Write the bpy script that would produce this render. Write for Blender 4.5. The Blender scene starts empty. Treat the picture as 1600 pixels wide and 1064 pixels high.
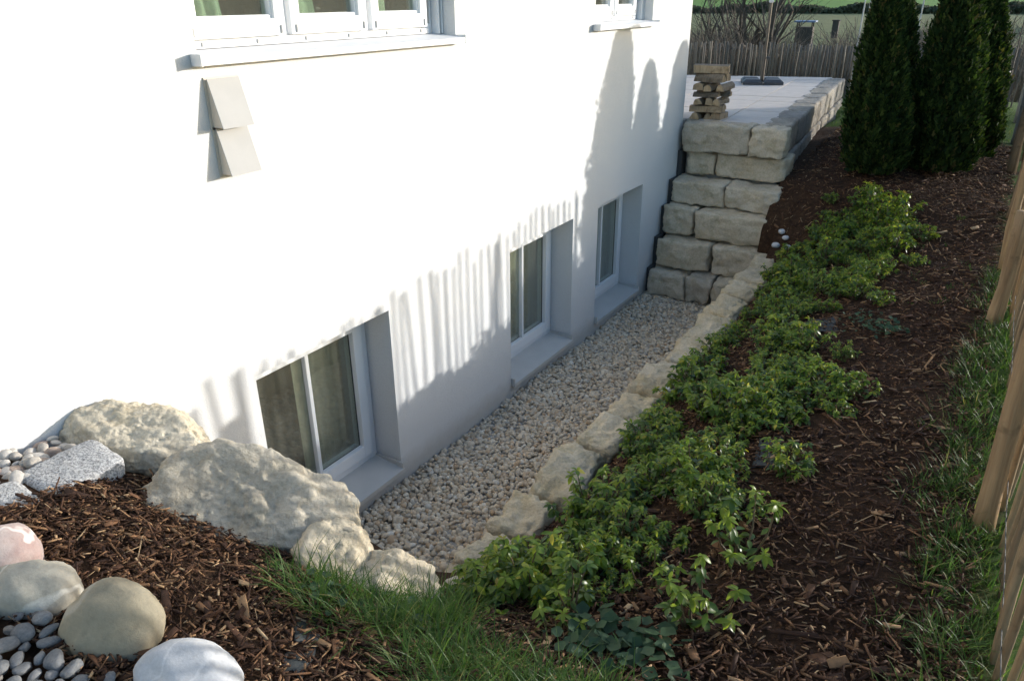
import bpy, bmesh, math, random
import numpy as np
from mathutils import Vector, Matrix, Euler, noise

rnd = random.Random(11)
nrs = np.random.RandomState(5)
SC = bpy.context.scene
COL = SC.collection
PI = math.pi

# ------------------------------------------------------------------ camera, world, sun, exposure
YAW, PITCH, ROLL, FPX = 0.5624, 0.4286, -0.0095, 1172.45
CAM = Vector((2.8299, -2.3635, 2.9088))
f_ = Vector((-math.sin(YAW) * math.cos(PITCH), math.cos(YAW) * math.cos(PITCH), -math.sin(PITCH)))
r0 = Vector((math.cos(YAW), math.sin(YAW), 0))
u0 = r0.cross(f_)
r_ = r0 * math.cos(ROLL) + u0 * math.sin(ROLL)
u_ = u0 * math.cos(ROLL) - r0 * math.sin(ROLL)
cd = bpy.data.cameras.new('camera')
cd.sensor_width = 36
cd.lens = FPX / 1600 * 36
cd.clip_start = 0.05
cd.clip_end = 6000
co = bpy.data.objects.new('camera', cd)
co.matrix_world = Matrix(((r_.x, u_.x, -f_.x, CAM.x), (r_.y, u_.y, -f_.y, CAM.y), (r_.z, u_.z, -f_.z, CAM.z), (0, 0, 0, 1)))
COL.objects.link(co)
SC.camera = co

SUN = Vector((1.0, 1.05, 0.229)).normalized()
w = bpy.data.worlds.new('World')
SC.world = w
w.use_nodes = True
wn = w.node_tree.nodes
sky = wn.new('ShaderNodeTexSky')
sky.sky_type = 'NISHITA'
sky.sun_disc = False
sky.sun_elevation = math.asin(SUN.z)
sky.sun_rotation = math.atan2(SUN.x, SUN.y)
sky.air_density = 1.0
sky.dust_density = 1.5
sky.ozone_density = 2.2
wn['Background'].inputs[1].default_value = 0.15
w.node_tree.links.new(sky.outputs[0], wn['Background'].inputs[0])
sl = bpy.data.lights.new('sun', 'SUN')
sl.energy = 2.0
sl.angle = math.radians(0.55)
sl.color = (1.0, 0.965, 0.91)
so = bpy.data.objects.new('sun', sl)
so.rotation_euler = SUN.to_track_quat('Z', 'Y').to_euler()
COL.objects.link(so)
SC.view_settings.view_transform = 'Standard'
SC.view_settings.look = 'None'
SC.view_settings.gamma = 1
SC.view_settings.use_curve_mapping = False
SC.view_settings.exposure = 1.42
SC.render.engine = 'CYCLES'
SC.cycles.max_bounces = 5
SC.cycles.diffuse_bounces = 3
SC.cycles.glossy_bounces = 2
SC.cycles.transmission_bounces = 3
SC.cycles.transparent_max_bounces = 8
SC.cycles.sample_clamp_indirect = 6
SC.cycles.use_adaptive_sampling = True
SC.cycles.adaptive_threshold = 0.02

# ------------------------------------------------------------------ ground height
CP = np.array([(0, -1.4, 1.40), (0, -3, 1.42), (.5, -1.3, 1.36), (.5, -2.5, 1.38), (1.0, -1.3, 1.3), (1.2, -1.9, 1.36), (1.2, -3, 1.38),
    (1.25, -1.05, 1.15), (1.3, -.8, .95), (1.25, -.4, .66), (1.7, -1.1, 1.10), (1.6, -.5, .80), (2.1, -1.2, 1.17), (2.2, -2, 1.30), (2.8, -2.4, 1.28),
    (3.1, -1, 1.13), (3.1, 0, 1.08), (4, -1, 1.1), (4, 3, 1.05), (4, 7, 1.15),
    (1.3, .3, .48), (1.3, 1.5, .46), (1.3, 3, .46), (1.3, 4.3, .5), (1.52, .3, .65), (1.52, 1.5, .63), (1.52, 3, .63), (1.52, 4.3, .67), (1.7, .3, .77), (1.7, 2, .75), (1.7, 4, .80), (2.3, 0, .97), (2.3, 2, .93), (2.3, 4, .98),
    (3.0, 1.5, 1.06), (3.0, 3, 1.06), (3.0, 4.6, 1.10), (1.2, 4.95, .8), (1.2, 5.3, 1.12), (1.2, 6, 1.25), (1.15, 8, 1.33), (2, 5.5, 1.23), (2.5, 6.5, 1.26),
    (3, 8, 1.25), (1, 10, 1.3), (3, 10.5, 1.3), (0, 10.5, 1.3)])

def _tps(C):
    n = len(C)
    d = np.linalg.norm(C[:, None, :2] - C[None, :, :2], axis=-1)
    K = np.where(d > 0, d * d * np.log(d + 1e-12), 0) + .02 * np.eye(n)
    A = np.zeros((n + 3, n + 3))
    A[:n, :n] = K
    A[:n, n] = 1
    A[:n, n + 1:] = C[:, :2]
    A[n, :n] = 1
    A[n + 1:, :n] = C[:, :2].T
    return np.linalg.solve(A, np.r_[C[:, 2], 0, 0, 0])
TW = _tps(CP)

def H(x, y):
    x = np.asarray(x, float)
    y = np.asarray(y, float)
    xc = np.clip(x, 0, 4)
    yc = np.clip(y, -3, 10.5)
    d = np.sqrt((xc[..., None] - CP[:, 0]) ** 2 + (yc[..., None] - CP[:, 1]) ** 2)
    n = len(CP)
    z = (np.where(d > 0, d * d * np.log(d + 1e-12), 0) * TW[:n]).sum(-1) + TW[n] + TW[n + 1] * xc + TW[n + 2] * yc
    t = np.clip((y - 11) / 14, 0, 1)
    t = t * t * (3 - 2 * t)
    return z * (1 - t)

def h(x, y):
    return float(H(x, y))

def hn(x, y):
    e = .06
    return Vector((-(h(x + e, y) - h(x - e, y)) / (2 * e), -(h(x, y + e) - h(x, y - e)) / (2 * e), 1)).normalized()

# ------------------------------------------------------------------ material helpers
class NT:
    def __init__(s, name):
        s.m = bpy.data.materials.new(name)
        s.m.use_nodes = True
        s.t = s.m.node_tree
        s.t.nodes.clear()
        s.out = s.n('ShaderNodeOutputMaterial')
        s.tc = None
    def n(s, typ, **kw):
        nd = s.t.nodes.new(typ)
        for k, v in kw.items():
            setattr(nd, k, v)
        return nd
    def l(s, a, b):
        s.t.links.new(a, b)
    def co(s, scale=(1, 1, 1), world=False):
        if world:
            g = s.n('ShaderNodeNewGeometry').outputs['Position']
        else:
            g = s.n('ShaderNodeTexCoord').outputs['Object']
        mp = s.n('ShaderNodeMapping')
        mp.inputs['Scale'].default_value = scale
        s.l(g, mp.inputs[0])
        return mp.outputs[0]
    def noise(s, vec, scale, detail=5, rough=.6):
        nd = s.n('ShaderNodeTexNoise')
        nd.inputs['Scale'].default_value = scale
        nd.inputs['Detail'].default_value = detail
        nd.inputs['Roughness'].default_value = rough
        s.l(vec, nd.inputs['Vector'])
        return nd.outputs['Fac']
    def ramp(s, fac, stops):
        nd = s.n('ShaderNodeValToRGB')
        el = nd.color_ramp.elements
        while len(el) > 1:
            el.remove(el[-1])
        el[0].position = stops[0][0]
        el[0].color = (*stops[0][1], 1)
        for p, c in stops[1:]:
            e = el.new(p)
            e.color = (*c, 1)
        s.l(fac, nd.inputs[0])
        return nd.outputs[0]
    def mix(s, fac, a, b, mode='MIX'):
        nd = s.n('ShaderNodeMix', data_type='RGBA', blend_type=mode)
        for i, v in ((0, fac), (6, a), (7, b)):
            if isinstance(v, (int, float)):
                nd.inputs[i].default_value = v
            elif isinstance(v, tuple):
                nd.inputs[i].default_value = (*v, 1)
            else:
                s.l(v, nd.inputs[i])
        return nd.outputs[2]
    def math(s, op, a, b=None):
        nd = s.n('ShaderNodeMath', operation=op)
        for i, v in ((0, a), (1, b)):
            if v is None:
                continue
            if isinstance(v, (int, float)):
                nd.inputs[i].default_value = v
            else:
                s.l(v, nd.inputs[i])
        return nd.outputs[0]
    def bump(s, hgt, strength=.5, dist=.01, normal=None):
        nd = s.n('ShaderNodeBump')
        nd.inputs['Strength'].default_value = strength
        nd.inputs['Distance'].default_value = dist
        s.l(hgt, nd.inputs['Height'])
        if normal is not None:
            s.l(normal, nd.inputs['Normal'])
        return nd.outputs[0]
    def island(s):
        return s.n('ShaderNodeNewGeometry').outputs['Random Per Island']
    def objrand(s):
        return s.n('ShaderNodeObjectInfo').outputs['Random']
    def bsdf(s, color, rough=.8, normal=None, spec=.5, metal=0, transl=0, tcol=None):
        p = s.n('ShaderNodeBsdfPrincipled')
        if isinstance(color, tuple):
            p.inputs['Base Color'].default_value = (*color, 1)
        else:
            s.l(color, p.inputs['Base Color'])
        if isinstance(rough, (int, float)):
            p.inputs['Roughness'].default_value = rough
        else:
            s.l(rough, p.inputs['Roughness'])
        p.inputs['Specular IOR Level'].default_value = spec
        p.inputs['Metallic'].default_value = metal
        if normal is not None:
            s.l(normal, p.inputs['Normal'])
        if transl:
            tr = s.n('ShaderNodeBsdfTranslucent')
            c = tcol if tcol is not None else color
            if isinstance(c, tuple):
                tr.inputs[0].default_value = (*c, 1)
            else:
                s.l(c, tr.inputs[0])
            ms = s.n('ShaderNodeMixShader')
            ms.inputs[0].default_value = transl
            s.l(p.outputs[0], ms.inputs[1])
            s.l(tr.outputs[0], ms.inputs[2])
            s.l(ms.outputs[0], s.out.inputs[0])
        else:
            s.l(p.outputs[0], s.out.inputs[0])
        return s.m

M = {}
def simple(name, color, rough=.6, var=.12, scale=8, bump=.0, bscale=60, spec=.5, metal=0, obj=False):
    t = NT(name)
    v = t.co()
    n1 = t.noise(v, scale)
    c = t.ramp(n1, [(.25, tuple(k * (1 - var) for k in color)), (.75, tuple(min(1, k * (1 + var)) for k in color))])
    if obj:
        f = t.ramp(t.objrand(), [(0, (.72, .72, .72)), (1, (1.2, 1.17, 1.12))])
        c = t.mix(1.0, c, f, 'MULTIPLY')
    nb = t.bump(t.noise(v, bscale), bump, .004) if bump else None
    M[name] = t.bsdf(c, rough, nb, spec, metal)

def plaster():
    t = NT('plaster')
    v = t.co(world=True)
    c = t.ramp(t.noise(v, .9, 4), [(.3, (.67, .67, .665)), (.7, (.715, .715, .71))])
    st = t.noise(t.co((1, 1.5, .25), True), 3.0, 4)
    c = t.mix(t.math('MULTIPLY', st, .12), c, (.58, .56, .52))
    sz = t.n('ShaderNodeSeparateXYZ')
    t.l(t.n('ShaderNodeNewGeometry').outputs['Position'], sz.inputs[0])
    spl = t.n('ShaderNodeMapRange')
    spl.inputs['From Min'].default_value = .14
    spl.inputs['From Max'].default_value = .0
    t.l(t.math('ADD', sz.outputs[2], t.math('MULTIPLY', t.noise(v, 11, 5), -.12)), spl.inputs['Value'])
    c = t.mix(t.math('MULTIPLY', spl.outputs[0], .5), c, (.42, .38, .32))
    fl = t.ramp(t.noise(v, 210, 3, .7), [(.3, (.86, .86, .86)), (.62, (1, 1, 1))])
    c = t.mix(1.0, c, fl, 'MULTIPLY')
    b = t.bump(t.noise(v, 95, 4, .75), .5, .005)
    b = t.bump(t.noise(v, 14, 3), .25, .01, b)
    M['plaster'] = t.bsdf(c, .9, b, .2)
plaster()
simple('pvc', (.76, .77, .78), .5, .02, 3, spec=.3)
simple('sill_metal', (.55, .53, .50), .42, .06, 6, spec=.5)
simple('sill_white', (.74, .74, .74), .65, .03, 6, spec=.25)
simple('gasket', (.05, .05, .05), .6)
simple('vent_metal', (.415, .41, .40), .75, .04, 10, spec=.15)
simple('vent_side', (.60, .53, .44), .6, .06, 10)
simple('interior', (.10, .09, .075), .9, .1)
simple('room_wall', (.45, .42, .36), .9, .1, 2)

def glass():
    t = NT('glass')
    tr = t.n('ShaderNodeBsdfTransparent')
    tr.inputs[0].default_value = (.82, .86, .82, 1)
    gl = t.n('ShaderNodeBsdfGlossy')
    gl.inputs['Roughness'].default_value = .015
    gl.inputs[0].default_value = (.9, .92, .9, 1)
    b = t.bump(t.noise(t.co(), 1.3, 1), .012, .05)
    t.l(b, gl.inputs['Normal'])
    lw = t.n('ShaderNodeLayerWeight')
    lw.inputs['Blend'].default_value = .5
    f2 = t.math('ADD', t.math('MULTIPLY', t.math('POWER', lw.outputs['Facing'], 3.0), 1.0), .08)
    ms = t.n('ShaderNodeMixShader')
    t.l(f2, ms.inputs[0])
    t.l(tr.outputs[0], ms.inputs[1])
    t.l(gl.outputs[0], ms.inputs[2])
    df = t.n('ShaderNodeBsdfDiffuse')
    df.inputs[0].default_value = (.55, .54, .46, 1)
    m2 = t.n('ShaderNodeMixShader')
    t.l(t.math('ADD', t.math('MULTIPLY', t.noise(t.co(), 3, 4), .10), .02), m2.inputs[0])
    t.l(ms.outputs[0], m2.inputs[1])
    t.l(df.outputs[0], m2.inputs[2])
    t.l(m2.outputs[0], t.out.inputs[0])
    M['glass'] = t.m
glass()

def curtain(name, col, transl):
    t = NT(name)
    v = t.co()
    c = t.ramp(t.noise(v, 30, 3), [(.3, tuple(k * .85 for k in col)), (.7, col)])
    M[name] = t.bsdf(c, .9, None, .1, 0, transl)
curtain('curtain_green', (.66, .84, .64), .3)
curtain('curtain_beige', (.80, .75, .62), .2)

def limestone(name, lo, hi, stain, scale=5., bstr=.8, pit=0.0, moss=.0):
    t = NT(name)
    v = t.co()
    w_ = t.n('ShaderNodeVectorMath', operation='ADD')
    ob = t.n('ShaderNodeObjectInfo')
    sc = t.n('ShaderNodeVectorMath', operation='SCALE')
    cmb = t.n('ShaderNodeCombineXYZ')
    t.l(ob.outputs['Random'], cmb.inputs[0])
    t.l(ob.outputs['Random'], cmb.inputs[2])
    t.l(cmb.outputs[0], sc.inputs[0])
    sc.inputs['Scale'].default_value = 37
    t.l(v, w_.inputs[0])
    t.l(sc.outputs[0], w_.inputs[1])
    v = w_.outputs[0]
    n1 = t.noise(v, scale, 7, .65)
    c = t.ramp(n1, [(.28, lo), (.52, tuple((a + b) / 2 for a, b in zip(lo, hi))), (.72, hi)])
    s2 = t.noise(v, scale * .55, 5, .7)
    sm = t.ramp(s2, [(.52, (0, 0, 0)), (.68, (1, 1, 1))])
    c = t.mix(t.math('MULTIPLY', sm, .7), c, stain)
    fn = t.noise(v, 70, 5, .75)
    c = t.mix(.55, c, t.ramp(fn, [(.3, (.55, .53, .5)), (.6, (1, 1, 1))]), 'MULTIPLY')
    tint = t.ramp(t.objrand(), [(0, (.86, .85, .84)), (.5, (1.02, 1, .96)), (1, (1.08, 1.02, .92))])
    c = t.mix(1.0, c, tint, 'MULTIPLY')
    if moss:
        nz = t.n('ShaderNodeSeparateXYZ')
        t.l(t.n('ShaderNodeNewGeometry').outputs['Normal'], nz.inputs[0])
        mm = t.math('MULTIPLY', t.ramp(t.noise(v, 9, 5, .7), [(.5, (0, 0, 0)), (.68, (1, 1, 1))]), moss)
        c = t.mix(mm, c, (.16, .15, .055))
    b = t.bump(t.noise(v, 22, 8, .7), bstr, .02)
    b = t.bump(fn, .6, .004, b)
    if pit:
        vo = t.n('ShaderNodeTexVoronoi')
        vo.inputs['Scale'].default_value = 42
        t.l(v, vo.inputs['Vector'])
        b = t.bump(t.math('SMOOTH_MIN', vo.outputs['Distance'], .5), pit, .012, b)
    M[name] = t.bsdf(c, .92, b, .2)
limestone('stair_stone', (.50, .44, .35), (.68, .61, .51), (.54, .44, .31), 6, .7, moss=.35)
limestone('wall_stone', (.48, .41, .30), (.68, .60, .47), (.52, .41, .24), 6, .9, pit=.5, moss=.3)
limestone('boulder_stone', (.52, .46, .36), (.72, .67, .56), (.52, .43, .28), 6, .9, pit=1.0, moss=.08)
limestone('boulder_stone_smooth', (.50, .45, .36), (.70, .65, .55), (.46, .38, .25), 5, 1.0, pit=.5, moss=.15)
limestone('side_stone_shaded', (.26, .25, .235), (.42, .40, .37), (.22, .21, .20), 6, .9)  # terrace side stone, darkened to hold the shade of the thujas

def granite():
    t = NT('granite')
    v = t.co()
    c = t.ramp(t.noise(v, 120, 4, .8), [(.36, (.10, .10, .11)), (.48, (.33, .33, .33)), (.6, (.55, .55, .54))])
    c = t.mix(.4, c, t.ramp(t.noise(v, 8, 4), [(.3, (.55, .55, .56)), (.7, (1, 1, 1))]), 'MULTIPLY')
    b = t.bump(t.noise(v, 45, 6, .7), .6, .008)
    M['granite'] = t.bsdf(c, .85, b, .3)
granite()

def cobble(name, base, dark, vein=None, scale=5, rough=.6, vs=3):
    t = NT(name)
    v = t.co()
    c = t.ramp(t.noise(v, scale, 5), [(.3, dark), (.7, base)])
    if vein:
        vn = t.n('ShaderNodeTexWave', wave_type='BANDS')
        vn.inputs['Scale'].default_value = vs
        vn.inputs['Distortion'].default_value = 7
        vn.inputs['Detail'].default_value = 3
        vn.inputs['Detail Scale'].default_value = 2.0
        t.l(v, vn.inputs[0])
        c = t.mix(t.ramp(vn.outputs['Fac'], [(.955, (0, 0, 0)), (.995, (.7, .7, .7))]), c, vein)
    c = t.mix(.35, c, t.ramp(t.noise(v, 90, 4, .7), [(.3, (.6, .6, .6)), (.6, (1, 1, 1))]), 'MULTIPLY')
    c = t.mix(t.math('MULTIPLY', t.ramp(t.noise(v, 14, 6, .7), [(.52, (0, 0, 0)), (.66, (1, 1, 1))]), .35), c, tuple(k * .6 for k in dark))
    b = t.bump(t.noise(v, 45, 6, .7), .35, .006)
    M[name] = t.bsdf(c, max(rough, .75), b, .2)
cobble('cobble_tan', (.34, .30, .215), (.265, .23, .165), (.38, .35, .29), 2.5, .75, 1.2)
cobble('cobble_white', (.60, .60, .60), (.42, .43, .45), (.62, .62, .62), 3, .5)
cobble('cobble_grey', (.46, .43, .36), (.29, .27, .225), (.62, .60, .54), 4, .8, 1.6)
cobble('cobble_red', (.46, .41, .385), (.27, .17, .155), (.62, .58, .56), 6, .6)

def island_ramp(name, stops, rough=.8, nscale=40, bump=.3, spec=.3, transl=0, bright=None, tcolmul=None):
    t = NT(name)
    c = t.ramp(t.island(), stops)
    v = t.co()
    c = t.mix(.4, c, t.ramp(t.noise(v, nscale, 4), [(.3, (.6, .6, .6)), (.7, (1.1, 1.1, 1.1))]), 'MULTIPLY')
    b = t.bump(t.noise(v, nscale * 3, 4), bump, .003) if bump else None
    tc = t.mix(1.0, c, tcolmul, 'MULTIPLY') if tcolmul else None
    M[name] = t.bsdf(c, rough, b, spec, 0, transl, tc)
island_ramp('gravel', [(0, (.54, .44, .32)), (.2, (.69, .58, .44)), (.38, (.43, .34, .24)), (.5, (.77, .67, .53)), (.66, (.53, .37, .23)), (.8, (.67, .58, .46)), (.93, (.39, .34, .28)), (1, (.80, .73, .62))], .75, 60, .3)
island_ramp('bark_chips', [(0, (.030, .014, .009)), (.42, (.062, .029, .016)), (.66, (.11, .054, .028)), (.84, (.20, .105, .052)), (.95, (.33, .20, .105)), (1, (.48, .34, .20))], .8, 70, .5, .25)
island_ramp('grass_blade', [(0, (.035, .085, .015)), (.5, (.06, .13, .022)), (.9, (.10, .17, .035)), (1, (.24, .22, .09))], .5, 20, 0, .4, .4, tcolmul=(1.6, 1.6, 1.0))
island_ramp('leaf_young', [(0, (.085, .175, .02)), (.5, (.16, .25, .026)), (.9, (.29, .35, .035)), (.97, (.42, .38, .05)), (1, (.30, .19, .07))], .38, 25, 0, .5, .5, tcolmul=(1.9, 1.7, .8))
island_ramp('leaf_old', [(0, (.036, .082, .016)), (.6, (.072, .132, .022)), (1, (.14, .195, .028))], .36, 25, 0, .5, .4, tcolmul=(1.9, 1.8, .8))
island_ramp('weed_leaf', [(0, (.03, .07, .035)), (1, (.06, .115, .05))], .6, 30, 0, .4, .3)
island_ramp('thuja', [(0, (.012, .026, .010)), (.45, (.022, .044, .013)), (.8, (.04, .07, .017)), (.94, (.075, .10, .025)), (1, (.10, .075, .035))], .75, 20, 0, .12, .22, tcolmul=(1.3, 1.4, .6))
island_ramp('hedge_leaf', [(0, (.07, .085, .05)), (1, (.12, .135, .085))], .8, 2, 0, .2, .2)
simple('bark_dark', (.075, .062, .05), .9, .25, 14, .4, 50)
simple('twig', (.13, .105, .08), .9, .25, 5)
simple('twig_red', (.17, .125, .095), .9, .25, 5)
simple('birch', (.50, .48, .44), .8, .18, 6)
simple('plant_stem', (.12, .085, .04), .7, .2, 20)

def wood(name, lo, hi, zs=.25, obj=True):
    t = NT(name)
    v = t.co((14, 14, .9))
    v2 = t.co()
    g = t.noise(v, 3.0, 5, .65)
    c = t.ramp(g, [(.3, lo), (.7, hi)])
    c = t.mix(t.ramp(t.noise(v2, 7, 4), [(.56, (0, 0, 0)), (.68, (.75, .75, .75))]), c, tuple(k * .42 for k in lo))
    if obj:
        c = t.mix(1.0, c, t.ramp(t.objrand(), [(0, (.7, .7, .72)), (1, (1.2, 1.15, 1.05))]), 'MULTIPLY')
    b = t.bump(g, .6, .006)
    M[name] = t.bsdf(c, .8, b, .25)
wood('stake_wood', (.20, .14, .085), (.40, .30, .19))
wood('post_wood', (.22, .145, .085), (.42, .30, .18))
wood('grey_wood', (.17, .155, .135), (.34, .315, .28))
wood('grey_wood_dark', (.10, .092, .08), (.22, .205, .18))
wood('log_wood', (.30, .22, .14), (.46, .36, .25))
wood('log_bark', (.12, .10, .08), (.24, .20, .16))
simple('wire', (.10, .10, .10), .8, .1)
simple('paving', (.52, .47, .43), .85, .1, 9, .2, 90, .3, obj=False)
simple('concrete', (.30, .29, .27), .9, .1, 4, .2)
simple('parasol_base', (.05, .055, .065), .55, .15, 12, .2)
simple('pole_metal', (.11, .10, .09), .35, .1, metal=.7)
simple('hut_wood', (.055, .045, .038), .9, .2)
simple('blue_roof', (.10, .16, .28), .5, .1)
simple('membrane', (.035, .04, .04), .7, .15, 30, .3, 200)
simple('sack_white', (.62, .62, .64), .6, .1)
simple('sack_red', (.42, .12, .08), .6, .2)
simple('render_dark', (.05, .05, .05), .9)

def ground_mat():
    t = NT('ground_soil')
    geo = t.n('ShaderNodeNewGeometry')
    v = t.co(world=True)
    sx = t.n('ShaderNodeSeparateXYZ')
    t.l(geo.outputs['Position'], sx.inputs[0])
    X, Y = sx.outputs[0], sx.outputs[1]
    mul = t.ramp(t.noise(v, 28, 6, .75), [(.3, (.028, .015, .009)), (.55, (.06, .033, .019)), (.72, (.12, .07, .04))])
    lawn = t.ramp(t.noise(v, 9, 6, .7), [(.3, (.045, .085, .02)), (.7, (.10, .15, .035))])
    mead = t.ramp(t.noise(v, .6, 10, .85), [(.34, (.10, .115, .05)), (.5, (.17, .175, .075)), (.66, (.25, .225, .12))])
    grn = t.ramp(t.noise(v, .12, 5), [(.3, (.09, .19, .03)), (.7, (.13, .25, .045))])
    wob = t.math('MULTIPLY', t.math('SUBTRACT', t.noise(v, 2.5, 3), .5), .5)
    def step(val, a, b):
        mr = t.n('ShaderNodeMapRange')
        mr.inputs['From Min'].default_value = a
        mr.inputs['From Max'].default_value = b
        t.l(val, mr.inputs['Value'])
        return mr.outputs[0]
    fx = step(t.math('ADD', X, wob), 3.02, 3.18)
    fy = step(t.math('ADD', Y, wob), 8.3, 8.7)
    c = t.mix(t.math('MAXIMUM', fx, fy), mul, lawn)
    c = t.mix(step(Y, 13, 22), c, mead)
    c = t.mix(step(t.math('ADD', Y, t.math('MULTIPLY', wob, 20)), 176, 186), c, grn)
    b = t.bump(t.noise(v, 45, 6, .8), .9, .02)
    M['ground_soil'] = t.bsdf(c, .95, b, .15)
ground_mat()

# ------------------------------------------------------------------ mesh helpers
def np_mesh(name, V, F, smooth=False, mi=None):
    V = np.asarray(V, np.float32).reshape(-1, 3)
    F = np.asarray(F, np.int32)
    me = bpy.data.meshes.new(name)
    k = F.shape[1]
    me.vertices.add(len(V))
    me.vertices.foreach_set('co', V.ravel())
    me.loops.add(F.size)
    me.loops.foreach_set('vertex_index', F.ravel())
    me.polygons.add(len(F))
    me.polygons.foreach_set('loop_start', np.arange(0, F.size, k, dtype=np.int32))
    if mi is not None:
        me.polygons.foreach_set('material_index', np.asarray(mi, np.int32))
    me.update(calc_edges=True)
    me.validate()
    if smooth:
        me.polygons.foreach_set('use_smooth', np.ones(len(me.polygons), bool))
    return me

class MB:
    """collects shapes into one mesh"""
    def __init__(s):
        s.v, s.f, s.m = [], [], []
    def add(s, vs, fs, mi=0):
        o = len(s.v)
        s.v.extend([tuple(v) for v in vs])
        s.f.extend([tuple(i + o for i in f) for f in fs])
        s.m.extend([mi] * len(fs))
        return s
    def box(s, a, b, mi=0, bev=0.0):
        x0, y0, z0 = a
        x1, y1, z1 = b
        if bev <= 0:
            s.add([(x0, y0, z0), (x1, y0, z0), (x1, y1, z0), (x0, y1, z0), (x0, y0, z1), (x1, y0, z1), (x1, y1, z1), (x0, y1, z1)],
                  [(0, 3, 2, 1), (4, 5, 6, 7), (0, 1, 5, 4), (1, 2, 6, 5), (2, 3, 7, 6), (3, 0, 4, 7)], mi)
        else:
            bm = bmesh.new()
            bmesh.ops.create_cube(bm, size=1)
            for v in bm.verts:
                v.co = Vector(((x0 + x1) / 2 + v.co.x * (x1 - x0), (y0 + y1) / 2 + v.co.y * (y1 - y0), (z0 + z1) / 2 + v.co.z * (z1 - z0)))
            bmesh.ops.bevel(bm, geom=list(bm.edges), offset=bev, segments=2, affect='EDGES', profile=.6)
            bm.verts.index_update()
            s.add([v.co for v in bm.verts], [[v.index for v in f.verts] for f in bm.faces], mi)
            bm.free()
        return s
    def tube(s, pts, rads, n=6, mi=0, cap=True, rot=0.0, flat=1.0):
        o = []
        for i, p in enumerate(pts):
            p = Vector(p)
            d = (Vector(pts[min(i + 1, len(pts) - 1)]) - Vector(pts[max(i - 1, 0)])).normalized()
            a = d.cross(Vector((0, 0, 1)))
            if a.length < .2:
                a = d.cross(Vector((0, 1, 0)))
            a.normalize()
            b = d.cross(a)
            for k in range(n):
                t = 2 * PI * k / n + rot
                o.append(p + a * math.cos(t) * rads[i] + b * math.sin(t) * rads[i] * flat)
        fs = []
        for i in range(len(pts) - 1):
            for k in range(n):
                fs.append((i * n + k, i * n + (k + 1) % n, (i + 1) * n + (k + 1) % n, (i + 1) * n + k))
        if cap:
            fs.append(tuple(range(n - 1, -1, -1)))
            fs.append(tuple((len(pts) - 1) * n + k for k in range(n)))
        return s.add(o, fs, mi)
    def mesh(s, name, smooth=False):
        me = bpy.data.meshes.new(name)
        me.from_pydata(s.v, [], s.f)
        me.polygons.foreach_set('material_index', s.m)
        if smooth:
            me.polygons.foreach_set('use_smooth', [True] * len(s.f))
        me.update()
        bm = bmesh.new()
        bm.from_mesh(me)
        bmesh.ops.recalc_face_normals(bm, faces=bm.faces)
        bm.to_mesh(me)
        bm.free()
        return me

def setm(me, mats):
    if isinstance(mats, str):
        mats = [mats]
    for k in mats:
        me.materials.append(M[k])
    return me

def obj(name, me, parent=None, loc=(0, 0, 0), rot=(0, 0, 0), scale=(1, 1, 1), mats=None):
    if isinstance(me, MB):
        me = me.mesh(name)
    if mats:
        setm(me, mats)
    o = bpy.data.objects.new(name, me)
    COL.objects.link(o)
    o.location = loc
    o.rotation_euler = rot
    o.scale = scale
    if parent is not None:
        o.parent = parent
    return o

def tag(o, label=None, cat=None, group=None, kind=None):
    if label:
        o['label'] = label
    if cat:
        o['category'] = cat
    if group:
        o['group'] = group
    if kind:
        o['kind'] = kind
    return o

def empty(name, loc=(0, 0, 0), rot=(0, 0, 0), label=None, cat=None, group=None):
    o = bpy.data.objects.new(name, None)
    COL.objects.link(o)
    o.location = loc
    o.rotation_euler = rot
    o.empty_display_size = .1
    return tag(o, label, cat, group)

def ico(sub):
    bm = bmesh.new()
    bmesh.ops.create_icosphere(bm, subdivisions=sub, radius=1)
    bm.verts.index_update()
    V = np.array([v.co[:] for v in bm.verts])
    F = np.array([[v.index for v in f.verts] for f in bm.faces])
    bm.free()
    return V, F
ICO = {k: ico(k) for k in (1, 2, 3, 4, 5, 6)}

def rock_mesh(name, seed, sub=4, dims=(1, 1, 1), cuts=9, amp=.10, fine=.03, cutmin=.62, fscale=6.0, cutlist=None, knob=0.0, kscale=24):
    """boulder: sphere cut by random planes, then fractal relief; dims are full sizes"""
    r = random.Random(seed)
    V, F = ICO[sub]
    P = []
    for _ in range(cuts):
        d = Vector((r.gauss(0, 1), r.gauss(0, 1), r.gauss(0, 1))).normalized()
        P.append((np.array(d), r.uniform(cutmin, .92)))
    if cutlist:
        for d, k in cutlist:
            P.append((np.array(Vector(d).normalized()), k))
    rad = np.ones(len(V))
    for d, k in P:
        dt = V @ d
        lim = np.where(dt > .05, k / np.maximum(dt, .05), 9)
        rad = np.minimum(rad, lim)
    off = Vector((seed * 3.1, seed * 1.7, seed * .9))
    out = np.zeros_like(V)
    D = np.array(dims) / 2
    for i in range(len(V)):
        n = Vector(V[i])
        p = n * rad[i]
        a = noise.fractal(p * 1.6 + off, 1.0, 2.0, 4) * amp
        q = Vector((p.x * D[0], p.y * D[1], p.z * D[2])) / max(D)
        b = (noise.fractal(q * fscale + off, .7, 2.1, 5) - 1.3 * abs(noise.fractal(q * fscale * .6 - off, .8, 2.2, 4))) * fine
        if knob:
            qm = q * max(D)
            dv = noise.voronoi(qm * kscale + off)[0]
            b += (min(dv[1] - dv[0], .45) - .22) * knob - knob * .9 * max(0, noise.noise(qm * kscale * .45 - off))
        out[i] = (V[i] * (rad[i] + a + b)) * D
    return np_mesh(name, out, F, True)

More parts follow.
